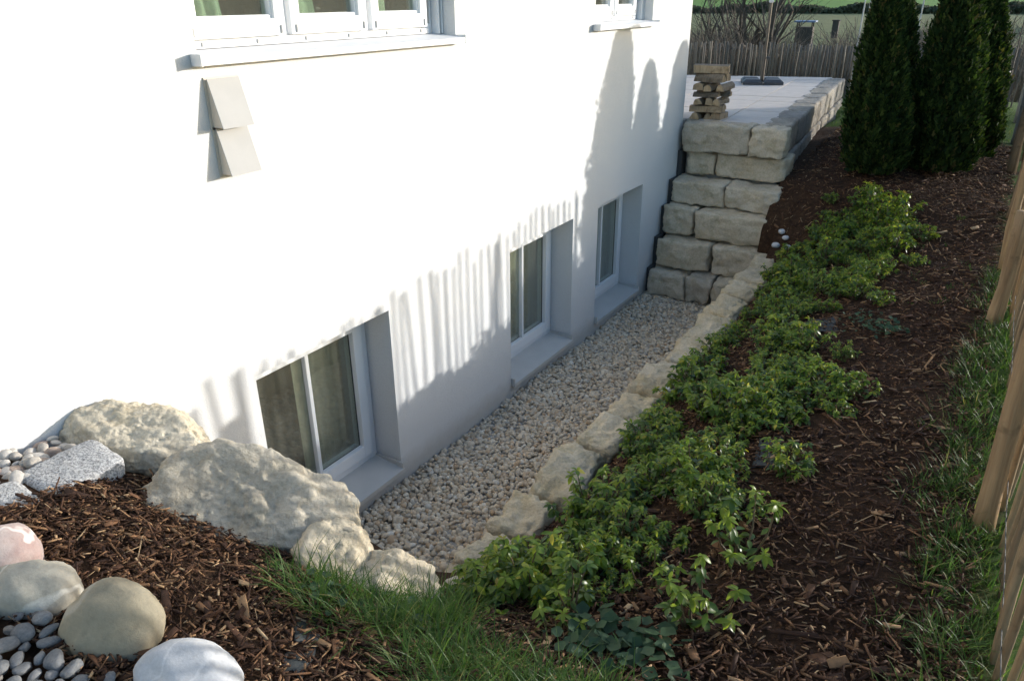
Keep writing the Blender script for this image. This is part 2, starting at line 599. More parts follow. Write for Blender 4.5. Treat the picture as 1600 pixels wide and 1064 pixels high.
def block_mesh(name, seed, dims, nx=12, k=9.0, amp=.02, fine=.008, fs=9, rf=.13):
    """quarried block: rounded box with pitched, uneven faces; dims full sizes"""
    D = np.array(dims)
    bm = bmesh.new()
    bmesh.ops.create_cube(bm, size=2)
    bmesh.ops.subdivide_edges(bm, edges=list(bm.edges), cuts=nx, use_grid_fill=True)
    bm.verts.index_update()
    V = np.array([v.co[:] for v in bm.verts])
    F = np.array([[v.index for v in f.verts] for f in bm.faces])
    bm.free()
    # push samples to the edges, then round
    V = np.sign(V) * np.abs(V) ** .8
    nrm = (np.abs(V) ** k).sum(1) ** (1 / k)
    V = V / nrm[:, None]
    # rounding radius independent of the aspect ratio
    rr = rf * D.min()
    core = np.maximum(D / 2 - rr, .001)
    Q = V * (D / 2)
    C = np.clip(Q, -core, core)
    dd = Q - C
    ln = np.linalg.norm(dd, axis=1)
    Q = C + dd / np.maximum(ln, 1e-6)[:, None] * np.minimum(ln, rr)[:, None]
    off = Vector((seed * 2.3, seed * 5.1, seed * 1.3))
    out = np.zeros_like(Q)
    for i in range(len(Q)):
        q = Vector(Q[i])
        n = Vector(V[i])
        n.normalize()
        d = noise.fractal(q * 4 + off, 1, 2, 3) * amp + noise.fractal(q * fs * 2 + off, .8, 2.1, 5) * fine
        out[i] = Q[i] + np.array(n) * d
    return np_mesh(name, out, F, True)

def rotmats(n, tilt=PI):
    """random rotation matrices (n,3,3)"""
    q = nrs.normal(size=(n, 4))
    q /= np.linalg.norm(q, axis=1)[:, None]
    a, b, c, d = q.T
    return np.stack([np.stack([1 - 2 * (c * c + d * d), 2 * (b * c - a * d), 2 * (b * d + a * c)], -1),
                     np.stack([2 * (b * c + a * d), 1 - 2 * (b * b + d * d), 2 * (c * d - a * b)], -1),
                     np.stack([2 * (b * d - a * c), 2 * (c * d + a * b), 1 - 2 * (b * b + c * c)], -1)], 1)

def euler_np(rx, ry, rz):
    cx, sx, cy, sy, cz, sz = np.cos(rx), np.sin(rx), np.cos(ry), np.sin(ry), np.cos(rz), np.sin(rz)
    o, l = np.zeros_like(cx), np.ones_like(cx)
    X = np.stack([np.stack([l, o, o], -1), np.stack([o, cx, -sx], -1), np.stack([o, sx, cx], -1)], 1)
    Y = np.stack([np.stack([cy, o, sy], -1), np.stack([o, l, o], -1), np.stack([-sy, o, cy], -1)], 1)
    Z = np.stack([np.stack([cz, -sz, o], -1), np.stack([sz, cz, o], -1), np.stack([o, o, l], -1)], 1)
    return Z @ Y @ X

def scatter(V, F, R, S, T):
    """V (n,3), F (m,k), R (N,3,3), S (N,3) or (N,1), T (N,3) -> one vertex and face array"""
    N = len(T)
    P = V[None] * S[:, None, :]
    P = np.einsum('nij,nvj->nvi', R, P) + T[:, None, :]
    Fo = F[None] + (np.arange(N) * len(V))[:, None, None]
    return P.reshape(-1, 3), Fo.reshape(-1, F.shape[1])

def merge(parts):
    Vs, Fs, o = [], [], 0
    for V, F in parts:
        Vs.append(V)
        Fs.append(F + o)
        o += len(V)
    return np.concatenate(Vs), np.concatenate(Fs)

# ------------------------------------------------------------------ ground
def in_pit(x, y):
    near = -.62 + .26 * np.clip(x, 0, 1.3) / 1.2
    return ((x < 1.22) & (y > near) & (y < 4.95)) | ((x < 1.09) & (y > 4) & (y < 5.75))

def build_ground():
    fx = np.arange(0, 3.6, .05)
    gx = np.concatenate([-np.geomspace(2500, 9, 14), np.linspace(-8, -.4, 6), [-.1], fx, np.linspace(3.65, 8, 16), np.geomspace(9, 2500, 16)])
    fy = np.arange(-3, 6.5, .05)
    gy = np.concatenate([-np.geomspace(400, 4, 9), fy, np.arange(6.6, 14, .2), np.linspace(14.3, 40, 36), np.geomspace(42, 4500, 24)])
    X, Y = np.meshgrid(gx, gy)
    Z = H(X, Y)
    near = (np.abs(X - 2) < 3) & (Y > -3) & (Y < 9)
    for i in range(Z.shape[0]):
        for j in range(Z.shape[1]):
            if near[i, j]:
                Z[i, j] += noise.fractal(Vector((X[i, j] * 3, Y[i, j] * 3, 2)), 1, 2, 3) * .02
    house = (X < 0.03) & (X > -9) & (Y > -6.2) & (Y < 5.5)
    Z[house | in_pit(X, Y)] = -.16
    terr = (X < .9) & (X > -6.5) & (Y >= 5.5) & (Y < 10.2)
    Z[terr] = np.minimum(Z[terr], 1.1)
    ny, nx = X.shape
    idx = np.arange(ny * nx).reshape(ny, nx)
    F = np.stack([idx[:-1, :-1], idx[:-1, 1:], idx[1:, 1:], idx[1:, :-1]], -1).reshape(-1, 4)
    V = np.stack([X, Y, Z], -1).reshape(-1, 3)
    o = obj('ground', np_mesh('ground', V, F, True), mats='ground_soil')
    tag(o, 'brown mulched garden soil running out into meadow', None, kind='structure')
build_ground()

# ------------------------------------------------------------------ house
HOUSE = empty('house', (0, 0, 0), label='white rendered house wall with basement and ground floor windows', cat='house')
Y0, Y1, ZB, ZT = -6.0, 5.58, -.3, 5.8
BW = [(-.25, .75), (2.108, 3.108), (3.583, 4.583)]      # basement windows, y range
BZ0, BZ1 = .10, 1.22
UW = [(-.27, 1.53), (3.39, 4.56)]                       # ground-floor windows
UZ0, UZ1 = 2.665, 4.0
REV = .20

def facade():
    ys = sorted({Y0, Y1, *[v for a in BW + UW for v in a]})
    zs = [ZB, BZ0, BZ1, UZ0, UZ1, ZT]
    holes = [(a, b, BZ0, BZ1) for a, b in BW] + [(a, b, UZ0, UZ1) for a, b in UW]
    mb = MB()
    X1 = -.36
    def solid(y, z):
        return not any(a < y < b and c < z < d for a, b, c, d in holes)
    for i in range(len(ys) - 1):
        for j in range(len(zs) - 1):
            a, b, c, d = ys[i], ys[i + 1], zs[j], zs[j + 1]
            if solid((a + b) / 2, (c + d) / 2):
                mb.add([(0, a, c), (0, b, c), (0, b, d), (0, a, d)], [(0, 1, 2, 3)])
                mb.add([(X1, a, c), (X1, b, c), (X1, b, d), (X1, a, d)], [(3, 2, 1, 0)])
    for a, b, c, d in holes:
        mb.add([(0, a, c), (X1, a, c), (X1, a, d), (0, a, d)], [(0, 1, 2, 3)])
        mb.add([(0, b, c), (X1, b, c), (X1, b, d), (0, b, d)], [(3, 2, 1, 0)])
        mb.add([(0, a, d), (X1, a, d), (X1, b, d), (0, b, d)], [(0, 1, 2, 3)])
        mb.add([(0, a, c), (X1, a, c), (X1, b, c), (0, b, c)], [(3, 2, 1, 0)])
    me = bpy.data.meshes.new('wall')
    me.from_pydata(mb.v, [], mb.f)
    bm = bmesh.new()
    bm.from_mesh(me)
    bmesh.ops.remove_doubles(bm, verts=bm.verts, dist=1e-4)
    bmesh.ops.recalc_face_normals(bm, faces=bm.faces)
    bm.to_mesh(me)
    bm.free()
    obj('wall', me, HOUSE, mats='plaster')
    # the other walls, floors and the flat cap
    obj('gable_wall', MB().box((-8, Y1 - .3, ZB), (-.361, Y1, ZT)), HOUSE, mats='plaster')
    obj('gable_wall', MB().box((-8, Y0, ZB), (-.361, Y0 + .3, ZT)), HOUSE, mats='plaster')
    obj('rear_wall', MB().box((-8.3, Y0, ZB), (-8.001, Y1, ZT)), HOUSE, mats='plaster')
    obj('floor_slab', MB().box((-7.99, Y0 + .31, 1.45), (-.37, Y1 - .31, 1.7)), HOUSE, mats='room_wall')
    obj('floor_slab', MB().box((-7.99, Y0 + .31, -.35), (-.37, Y1 - .31, -.2)), HOUSE, mats='room_wall')
    obj('roof_slab', MB().box((-8.3, Y0, ZT + .002), (.0, Y1, ZT + .2)), HOUSE, mats='plaster')
    obj('inner_wall', MB().box((-3.2, Y0 + .32, -.19), (-3.0, Y1 - .32, 1.44)), HOUSE, mats='room_wall')
    obj('inner_wall', MB().box((-3.6, Y0 + .32, 1.71), (-3.4, Y1 - .32, ZT - .02)), HOUSE, mats='room_wall')
    # dark sealing strip where the plaster meets the gravel
facade()

def ring(mb, x0, x1, y0, y1, z0, z1, t, tb=None, bev=.004):
    """rectangular frame of width t in the plane of the wall"""
    tb = tb or t
    mb.box((x0, y0, z0), (x1, y0 + t, z1), bev=bev)
    mb.box((x0, y1 - t, z0), (x1, y1, z1), bev=bev)
    mb.box((x0 + .001, y0 + t - .003, z0), (x1 - .001, y1 - t + .003, z0 + tb), bev=bev)
    mb.box((x0 + .001, y0 + t - .003, z1 - t), (x1 - .001, y1 - t + .003, z1), bev=bev)

def basement_window(y0, y1):
    z0, z1 = BZ0, BZ1
    fx = -REV - .005
    fr = MB()
    ring(fr, fx - .08, fx, y0 + .002, y1 - .002, z0 + .012, z1 - .002, .065, .10)
    win = obj('window', fr, HOUSE, mats='pvc')
    sa = MB()
    ring(sa, fx - .065, fx + .022, y0 + .058, y1 - .058, z0 + .095, z1 - .06, .075, .085, .006)
    obj('sash', sa, win, mats='pvc')
    ga = MB()
    ring(ga, fx - .0175, fx - .0135, y0 + .1305, y1 - .1305, z0 + .176, z1 - .132, .008, None, .0015)
    obj('gasket', ga, win, mats='gasket')
    ym = (y0 + y1) / 2
    obj('muntin', MB().box((fx - .028, ym - .013, z0 + .182), (fx + .012, ym + .013, z1 - .138), bev=.004), win, mats='pvc')
    for a, b in ((y0 + .136, ym - .0135), (ym + .0135, y1 - .136)):
        obj('pane', MB().box((fx - .026, a, z0 + .183), (fx - .018, b, z1 - .139)), win, mats='glass')
    # folded metal sill: sloping plate and drip lip
    s = MB()
    zt, zf = z0 + .046, z0 + .018
    s.add([(fx - .004, y0 + .003, zt), (.035, y0 + .003, zf), (.035, y1 - .003, zf), (fx - .004, y1 - .003, zt),
           (fx - .004, y0 + .003, zt - .012), (.035, y0 + .003, zf - .03), (.035, y1 - .003, zf - .03), (fx - .004, y1 - .003, zt - .012)],
          [(0, 1, 2, 3), (7, 6, 5, 4), (0, 4, 5, 1), (1, 5, 6, 2), (2, 6, 7, 3), (3, 7, 4, 0)])
    s.box((fx + .004, y1 - .016, zf + .001), (.03, y1 - .0035, zt + .012))
    s.box((fx + .004, y0 + .0035, zf + .001), (.03, y0 + .016, zt + .012))
    obj('sill', s, win, mats='sill_metal')

for a, b in BW:
    basement_window(a, b)

def pleats(y0, y1, z0, z1, x, pitch, amp, seed, taper=0.0):
    r = random.Random(seed)
    n = max(8, int((y1 - y0) / pitch * 6))
    V, F = [], []
    nz = 8
    for i in range(n + 1):
        t = i / n
        ph = t * (y1 - y0) / pitch * 2 * PI
        dx = math.sin(ph + .6 * math.sin(ph * .37 + seed)) * amp
        for j in range(nz + 1):
            s = j / nz
            yy = y0 + (y1 - y0) * (t * (1 - taper * math.sin(PI * s) * .5))
            V.append((x + dx * (.6 + .4 * math.cos(s * 3 + seed)), yy, z0 + (z1 - z0) * s + r.uniform(-.002, .002)))
    for i in range(n):
        for j in range(nz):
            a = i * (nz + 1) + j
            F.append((a, a + nz + 1, a + nz + 2, a + 1))
    me = np_mesh('curtain', V, F, True)
    return me

CUR = [(0, 'beige net curtain hanging inside the basement window nearest the boulders', .46, .60, .95),
       (1, 'beige net curtain in the middle basement window', .0, .13, .55),
       (2, 'beige net curtain in the basement window beside the stone steps', .0, .1, .9)]
for i, lab, fa, _, _ in CUR:
    a, b = BW[i]
    me = pleats(a + .05 + fa, b + .1, .12, 1.25, -.35, .07, .016, i + 1)
    o = obj('curtain', me, mats='curtain_beige')
    tag(o, lab, 'curtain', 'basement curtains')

def upper_window(y0, y1, splits, lab):
    fx = -.14
    z0, z1 = UZ0 + .05, UZ1
    fr = MB()
    ring(fr, fx - .08, fx, y0 + .002, y1 - .002, z0 + .002, z1 - .002, .06, .055)
    for s in splits:
        fr.box((fx - .078, s - .04, z0 + .05), (fx - .003, s + .04, z1 - .05), bev=.004)
    win = obj('window', fr, HOUSE, mats='pvc')
    ed = [y0 + .035] + list(splits) + [y1 - .10]
    for a, b in zip(ed[:-1], ed[1:]):
        a2, b2 = a + .018, b - .018
        sa = MB()
        ring(sa, fx - .06, fx + .028, a2, b2, z0 + .04, z1 - .05, .062, .075, .008)
        ring(sa, fx - .03, fx + .012, a2 + .052, b2 - .052, z0 + .105, z1 - .105, .02, .026, .006)
        so_ = obj('sash', sa, win, mats='pvc')
        obj('pane', MB().box((fx - .022, a2 + .07, z0 + .128), (fx - .014, b2 - .07, z1 - .124)), win, mats='glass')
        for hy in (a2 + .03, b2 - .03):
            obj('hinge', MB().tube([(fx + .03, hy, z0 + .05), (fx + .03, hy, z0 + .085)], [.006, .006], 8), win, mats='vent_metal')
    # lower drip rail with drain caps, shutter guide rails
    obj('drip_rail', MB().box((fx - .01, y0 + .01, z0 + .004), (fx + .02, y1 - .10, z0 + .034), bev=.003), win, mats='pvc')
    n = 6 if y1 - y0 > 1.5 else 3
    for k in range(n):
        yy = y0 + .12 + k * (y1 - y0 - .3) / (n - 1)
        obj('drain_cap', MB().box((fx + .018, yy, z0 + .012), (fx + .026, yy + .012, z0 + .03), bev=.002), win, mats='vent_metal')
    for yy in (y0 + .004, y1 - .05):
        g = MB()
        g.box((fx + .004, yy, z0 + .0), (fx + .02, yy + .046, z1), bev=.002)
        g.box((fx + .019, yy, z0 + .0), (fx + .055, yy + .014, z1), bev=.002)
        g.box((fx + .019, yy + .032, z0 + .0), (fx + .055, yy + .046, z1), bev=.002)
        obj('shutter_rail', g, win, mats='pvc')
    s = MB()
    P = .065
    s.add([(fx - .0, y0 - .028, UZ0 + .052), (P, y0 - .028, UZ0 + .030), (P, y1 + .012, UZ0 + .030), (fx - .0, y1 + .012, UZ0 + .052),
           (fx - .0, y0 - .028, UZ0 + .002), (P, y0 - .028, UZ0 + .001), (P, y1 + .012, UZ0 + .001), (fx - .0, y1 + .012, UZ0 + .002)],
          [(0, 1, 2, 3), (7, 6, 5, 4), (0, 4, 5, 1), (1, 5, 6, 2), (2, 6, 7, 3), (3, 7, 4, 0)])
    sill = obj('sill', s, win, mats='sill_white')
    for yy in (y0 - .036, y1 + .008):
        obj('end_cap', MB().box((.002, yy, UZ0 - .002), (P + .003, yy + .012, UZ0 + .046), bev=.004), win, mats='sill_white')
    return win

upper_window(*UW[0], (.345, .915), '')
upper_window(*UW[1], (3.98,), '')
for a, b, tp, lab in ((-.24, .10, .35, 'sheer green curtain drawn aside at the left of the wide upper window'),
                      (.36, .66, .5, 'gathered green curtain in the centre of the wide upper window'),
                      (.96, 1.2, .2, 'pale green curtain at the right of the wide upper window')):
    o = obj('curtain', pleats(a, b, 2.72, 3.95, -.235, .09, .022, int(a * 10) + 7, tp), mats='curtain_green')
    tag(o, lab, 'curtain', 'green curtains in the upper window')

def vent(y0, z1, lab):
    e = empty('vent_hood', (0, y0, z1), label=lab, cat='vent hood', group='vent hoods on the white wall')
    w_, hh, p = .155, .190, .066
    body = MB()
    body.add([(.001, 0, 0), (.014, 0, 0), (p, 0, -hh), (.001, 0, -hh), (.001, w_, 0), (.014, w_, 0), (p, w_, -hh), (.001, w_, -hh)],
             [(0, 3, 2, 1), (4, 5, 6, 7), (0, 1, 5, 4), (0, 4, 7, 3)])
    obj('side_panel', body, e, mats='vent_side')
    cov = MB()
    cov.add([(.014, -.004, .004), (p + .004, -.004, -hh - .003), (p + .004, w_ + .004, -hh - .003), (.014, w_ + .004, .004),
             (.018, -.004, .006), (p + .009, -.004, -hh - .003), (p + .009, w_ + .004, -hh - .003), (.018, w_ + .004, .006)],
            [(0, 1, 2, 3), (7, 6, 5, 4), (0, 4, 5, 1), (1, 5, 6, 2), (2, 6, 7, 3), (3, 7, 4, 0)])
    obj('cover', cov, e, mats='vent_metal')
    fl = MB().box((.001, -.012, -hh - .012), (.006, w_ + .012, .012), bev=.002)
    obj('flange', fl, e, mats='vent_side')
vent(-.252, 2.605, 'upper of two sloping metal vent hoods under the wide window')
vent(-.247, 2.405, 'lower of two sloping metal vent hoods under the wide window')

# ------------------------------------------------------------------ terrace, steps, retaining walls
TZ = 1.705
TA, TB, TC, TD = Vector((.875, 5.70)), Vector((.47, 11.0)), Vector((-6, 9.15)), Vector((-6, 5.70))
def bil(s, t):
    return TD * (1 - s) * (1 - t) + TA * s * (1 - t) + TB * s * t + TC * (1 - s) * t
def terrace():
    base = MB()
    pts = [TD, TA, TB, TC]
    base.add([(p.x, p.y, 1.05) for p in pts] + [(p.x, p.y, TZ - .045) for p in pts], [(3, 2, 1, 0), (4, 5, 6, 7), (0, 1, 5, 4), (1, 2, 6, 5), (2, 3, 7, 6), (3, 0, 4, 7)])
    base.box((-6, 5.585, 1.05), (-.002, 5.702, TZ - .002))
    o = obj('terrace', base, mats='concrete')
    tag(o, 'raised terrace of pale square paving slabs', None, kind='structure')
    nx, ny = 14, 11
    r = random.Random(4)
    for i in range(nx):
        for j in range(ny):
            q = [bil(i / nx, j / ny), bil((i + 1) / nx, j / ny), bil((i + 1) / nx, (j + 1) / ny), bil(i / nx, (j + 1) / ny)]
            c = sum(q, Vector((0, 0))) / 4
            if c.x < -3.5:
                continue
            q = [c + (p - c) * (1 - .022) for p in q]
            dz = r.uniform(-.002, .002)
            sb = MB()
            sb.add([(p.x, p.y, TZ - .044) for p in q] + [(p.x, p.y, TZ + dz) for p in q], [(3, 2, 1, 0), (4, 5, 6, 7), (0, 1, 5, 4), (1, 2, 6, 5), (2, 3, 7, 6), (3, 0, 4, 7)])
            obj('paving_slab', sb, o, mats='paving')
terrace()

def steps():
    e = empty('stone_steps', (.55, 4.9, 0), label='rough limestone block steps rising from the gravel to the terrace', cat='stone steps')
    C = [(4.755, 0, .292, [.055, .46, .73, 1.16]), (4.905, .292, .598, [.05, .64, 1.17]), (5.055, .598, .90, [.05, .40, 1.17]),
         (5.215, .90, 1.146, [.05, .62, 1.18]), (5.50, 1.146, 1.408, [.10, .42, 1.13]), (5.43, 1.408, 1.708, [.05, .765, 1.12])]
    k = 0
    for ci, (yf, z0, z1, xs) in enumerate(C):
        for a, b in zip(xs[:-1], xs[1:]):
            k += 1
            r = random.Random(k * 7)
            g = .018 if ci < 4 else .009
            yy = yf + r.uniform(-.02, .03)
            dep = .46 if ci < 5 else .26
            dim = (b - a - g, dep, z1 - z0 - .012)
            me = block_mesh('stone_block', k, dim, 17, 14, .030, .020, 7, .075)
            obj('stone_block', me, e, ((a + b) / 2 - .55, yy + dep / 2 - 4.9, (z0 + z1) / 2), (r.uniform(-.02, .02), r.uniform(-.02, .02), r.uniform(-.03, .03)), mats='stair_stone')
    # dark drainage sheet against the house and behind the blocks
    b = MB()
    st = [(4.83, .28), (4.98, .58), (5.13, .88), (5.29, 1.13), (5.5, 1.4)]
    for y, z in st:
        b.box((.004, y, -.1), (.05, y + .3, z))
    obj('drainage_sheet', b, e, (-.55, -4.9, 0), mats='render_dark')
    obj('core', MB().box((.06, 5.40, -.1), (1.06, 5.8, .86)).box((.06, 5.62, .87), (1.04, 5.9, 1.38)), e, (-.55, -4.9, 0), mats='concrete')
steps()

def terrace_wall():
    e = empty('retaining_wall', (1.0, 5.8, 1.2), label='rough grey stone retaining wall along the terrace edge, darkened with painted tree shade', cat='stone wall')
    r = random.Random(9)
    for row, (z0, z1, dx) in enumerate(((1.10, 1.42, .02), (1.425, 1.71, 0))):
        y = 5.90 if row == 0 else 5.70
        k = 0
        while y < 10.85:
            ln = min(r.uniform(.45, .85), 10.9 - y)
            if ln < .2:
                break
            xc = .97 - (y + ln / 2 - 5.5) * .078 + dx
            me = block_mesh('stone_block', 40 + row * 20 + k, (.27, ln - .003, z1 - z0 - .004), 9, 16, .008, .010, 13, .05)
            obj('stone_block', me, e, (xc - 1.0 + r.uniform(-.006, .006), y + ln / 2 - 5.8, (z0 + z1) / 2 - 1.2), (0, 0, .078), mats='side_stone_shaded')
            y += ln
            k += 1
terrace_wall()

def pit_wall():
    e = empty('dry_stone_wall', (1.3, 2.2, 0), label='low wall of rough beige limestone edging the gravel strip below the planted bank', cat='stone wall')
    S = [(-.52, -.26, 1.26, .60, .22), (-.25, .02, 1.28, .62, .23), (.03, .34, 1.285, .63, .24), (.35, .90, 1.29, .64, .26), (.92, 1.29, 1.285, .62, .25), (1.31, 1.64, 1.29, .61, .25), (1.66, 2.16, 1.30, .63, .28),
         (2.18, 2.60, 1.30, .61, .25), (2.62, 3.16, 1.30, .62, .27), (3.18, 3.60, 1.285, .615, .25), (3.62, 3.98, 1.285, .63, .27), (4.0, 4.42, 1.285, .62, .27), (4.44, 4.80, 1.285, .64, .27)]
    for k, (a, b, xc, zt, dp) in enumerate(S):
        r = random.Random(k + 60)
        hgt = .34
        me = block_mesh('stone', k + 80, (dp, (b - a) * 1.005, hgt), 18, 9, .035, .024, 8, .10)
        obj('stone', me, e, (xc - 1.3, (a + b) / 2 - 2.2, zt - hgt * .5), (r.uniform(-.05, .05), r.uniform(.0, .10), r.uniform(-.10, .10)), mats='wall_stone')
    y = -.4
    k = 0
    r = random.Random(5)
    while y < 4.8:
        ln = r.uniform(.4, .75)
        me = rock_mesh('stone', k + 120, 3, (.44, ln * 1.2, .46), 5, .05, .04, .74, 5, [((0, 0, 1), .75), ((-1, 0, 0), .75), ((0, 1, 0), .82), ((0, -1, 0), .82)])
        obj('stone', me, e, (1.33 - 1.3, y + ln / 2 - 2.2, .17), (0, 0, r.uniform(-.05, .05)), mats='wall_stone')
        y += ln
        k += 1
pit_wall()

# boulders closing the near end of the gravel strip
def boulder(name, seed, loc, dims, rot, mat, label, cat='boulder', group=None, sub=5, cuts=6, amp=.07, fine=.05, fs=6, cutlist=None, cutmin=.68, knob=0.0, kscale=24):
    me = rock_mesh(name, seed, sub, dims, cuts, amp, fine, cutmin, fs, cutlist, knob, kscale)
    o = obj(name, me, None, loc, rot, mats=mat)
    return tag(o, label, cat, group)
BG = 'limestone boulders at the end of the gravel strip'
boulder('boulder', 3, (.215, -.995, 1.265), (.74, .46, .44), (.12, .12, .48), 'boulder_stone', 'pitted cream boulder lying against the white wall', group=BG, sub=6, knob=.05, kscale=30, cuts=12, amp=.03, fine=.045, cutmin=.66, cutlist=[((0, -.2, 1), .74)])
boulder('boulder', 8, (.845, -.955, 1.175), (.84, .54, .56), (.10, .24, .46), 'boulder_stone_smooth', 'largest cream limestone boulder, in front of the nearest basement window', group=BG, sub=6, knob=.04, kscale=17, cuts=10, amp=.03, fine=.06, fs=5, cutmin=.70, cutlist=[((-.05, -.5, 1), .58), ((1, .1, -.1), .80), ((.1, -1, -.1), .70)])
boulder('boulder', 15, (1.185, -.965, 1.075), (.32, .36, .42), (0, .25, .45), 'boulder_stone_smooth', 'small wedge-shaped pale boulder tucked against the largest boulder', group=BG, sub=5, knob=.05, kscale=22, cuts=8, amp=.02, cutmin=.62, fine=.05, cutlist=[((.3, -.4, 1), .60), ((.2, -1, .1), .66)])
boulder('boulder', 21, (1.355, -.86, .99), (.36, .34, .42), (.05, .30, .5), 'boulder_stone_smooth', 'small pale boulder at the end of the row, above the grass', group=BG, sub=5, knob=.05, kscale=22, cuts=8, amp=.02, cutmin=.62, fine=.05, cutlist=[((.45, -.3, 1), .56), ((.1, -1, .25), .68)])
boulder('rock', 27, (1.44, -.56, .78), (.16, .16, .14), (0, .1, .5), 'boulder_stone_smooth', 'small beige rock between the last boulder and the leafy shrubs', 'rock', sub=3)
boulder('boulder', 31, (.32, -.74, .62), (.80, .40, 1.0), (0, 0, .3), 'boulder_stone_smooth', 'upright boulder lining the gravel strip below the pitted cream boulder', group=BG, sub=4)
boulder('boulder', 36, (.98, -.66, .45), (.66, .40, .78), (0, 0, .25), 'boulder_stone_smooth', 'upright boulder lining the gravel strip below the largest boulder', group=BG, sub=4)

# granite edging and cobbles, left foreground
GG = 'granite edging stones by the house wall'
for k, (a, b, lab) in enumerate(((-1.455, -1.16, 'grey granite edging slab nearest the pitted cream boulder'), (-1.79, -1.46, 'grey granite edging slab at the left edge of the picture'))):
    me = block_mesh('edging_stone', 200 + k, (.20, b - a - .004, .14), 14, 9, .010, .006)
    o = obj('edging_stone', me, None, (.305 + .035 * k, (a + b) / 2, 1.352 + .022 * k), (-.06, .16, .06 - .10 * k), mats='granite')
    tag(o, lab, 'edging stone', GG)
CG = 'large cobbles beside the bark mulch'
boulder('cobble', 41, (.655, -1.70, 1.445), (.23, .20, .23), (0, 0, .2), 'cobble_red', 'rounded red and white cobble at the left edge of the picture', 'cobble', CG, 4, 4, .05, .012)
boulder('cobble', 45, (.846, -1.705, 1.425), (.25, .20, .20), (.1, .1, .5), 'cobble_grey', 'angular grey cobble with a white vein', 'cobble', CG, 4, 8, .05, .03, cutmin=.70)
boulder('cobble', 52, (1.127, -1.665, 1.395), (.25, .13, .27), (-.42, .42, .50), 'cobble_tan', 'smooth tan egg-shaped cobble standing on edge', 'cobble', CG, 4, 0, .09, .0)
boulder('cobble', 57, (1.385, -1.635, 1.34), (.28, .19, .18), (0, .1, .4), 'cobble_white', 'smooth white cobble at the lower left', 'cobble', CG, 4, 4, .05, .012)

def pebble_bed(name, label, pts, mat, base_z, size, seed, tintlist, lift=.4):
    base = MB()
    r = random.Random(seed)
    e = empty(name, (pts[0][0], pts[0][1], base_z(pts[0][0], pts[0][1])))
    tag(e, label, None, kind='structure')
    ms = [setm(rock_mesh('pebble', seed + q, 3, (1, .78, .6), 3 + q % 4, .08, .03, .7), mat[q % len(mat)]) for q in range(6)]
    for k, (x, y) in enumerate(pts):
        s = size * r.uniform(.65, 1.3)
        obj('pebble', ms[k % 6], e, (x - pts[0][0], y - pts[0][1], base_z(x, y) - base_z(*pts[0]) + s * lift * r.uniform(.4, 1.0)),
            (r.uniform(-.45, .45), r.uniform(-.45, .45), r.uniform(0, 6.3)), (s * r.uniform(.85, 1.25), s * r.uniform(.8, 1.15), s * r.uniform(.75, 1.3)))

def poisson(x0, x1, y0, y1, d, n, seed, ok=lambda x, y: True):
    r = random.Random(seed)
    P = []
    for _ in range(n * 60):
        x, y = r.uniform(x0, x1), r.uniform(y0, y1)
        if ok(x, y) and all((x - a) ** 2 + (y - b) ** 2 > d * d for a, b in P):
            P.append((x, y))
            if len(P) >= n:
                break
    return P
cobble('pebble_a', (.46, .42, .37), (.34, .31, .27), None, 9, .6)
cobble('pebble_b', (.54, .51, .47), (.42, .39, .35), None, 9, .6)
cobble('pebble_c', (.44, .35, .29), (.33, .25, .20), None, 9, .6)
cobble('pebble_d', (.20, .205, .21), (.13, .135, .14), None, 9, .6)
cobble('pebble_e', (.28, .28, .28), (.18, .18, .18), None, 9, .6)
cobble('pebble_f', (.24, .215, .19), (.16, .145, .13), None, 9, .6)
pebble_bed('pebble_strip', 'pale rounded pebbles between the white wall and the granite edging',
           poisson(.03, .27, -2.1, -1.22, .033, 150, 3), ['pebble_a', 'pebble_b', 'pebble_c', 'pebble_b'], lambda x, y: 1.40 if y < -1.35 else 1.375, .052, 300, None)
pebble_bed('pebble_patch', 'blue grey pebbles in front of the large cobbles',
           poisson(.80, 1.26, -2.15, -1.70, .036, 130, 8, lambda x, y: y < -1.86 + (x - .95) * .35 or (y < -1.74 and x < 1.05 and (x * 53) % 1 < .3)), ['pebble_d', 'pebble_e', 'pebble_f', 'pebble_d'], lambda x, y: h(x, y) + .012, .052, 320, None)

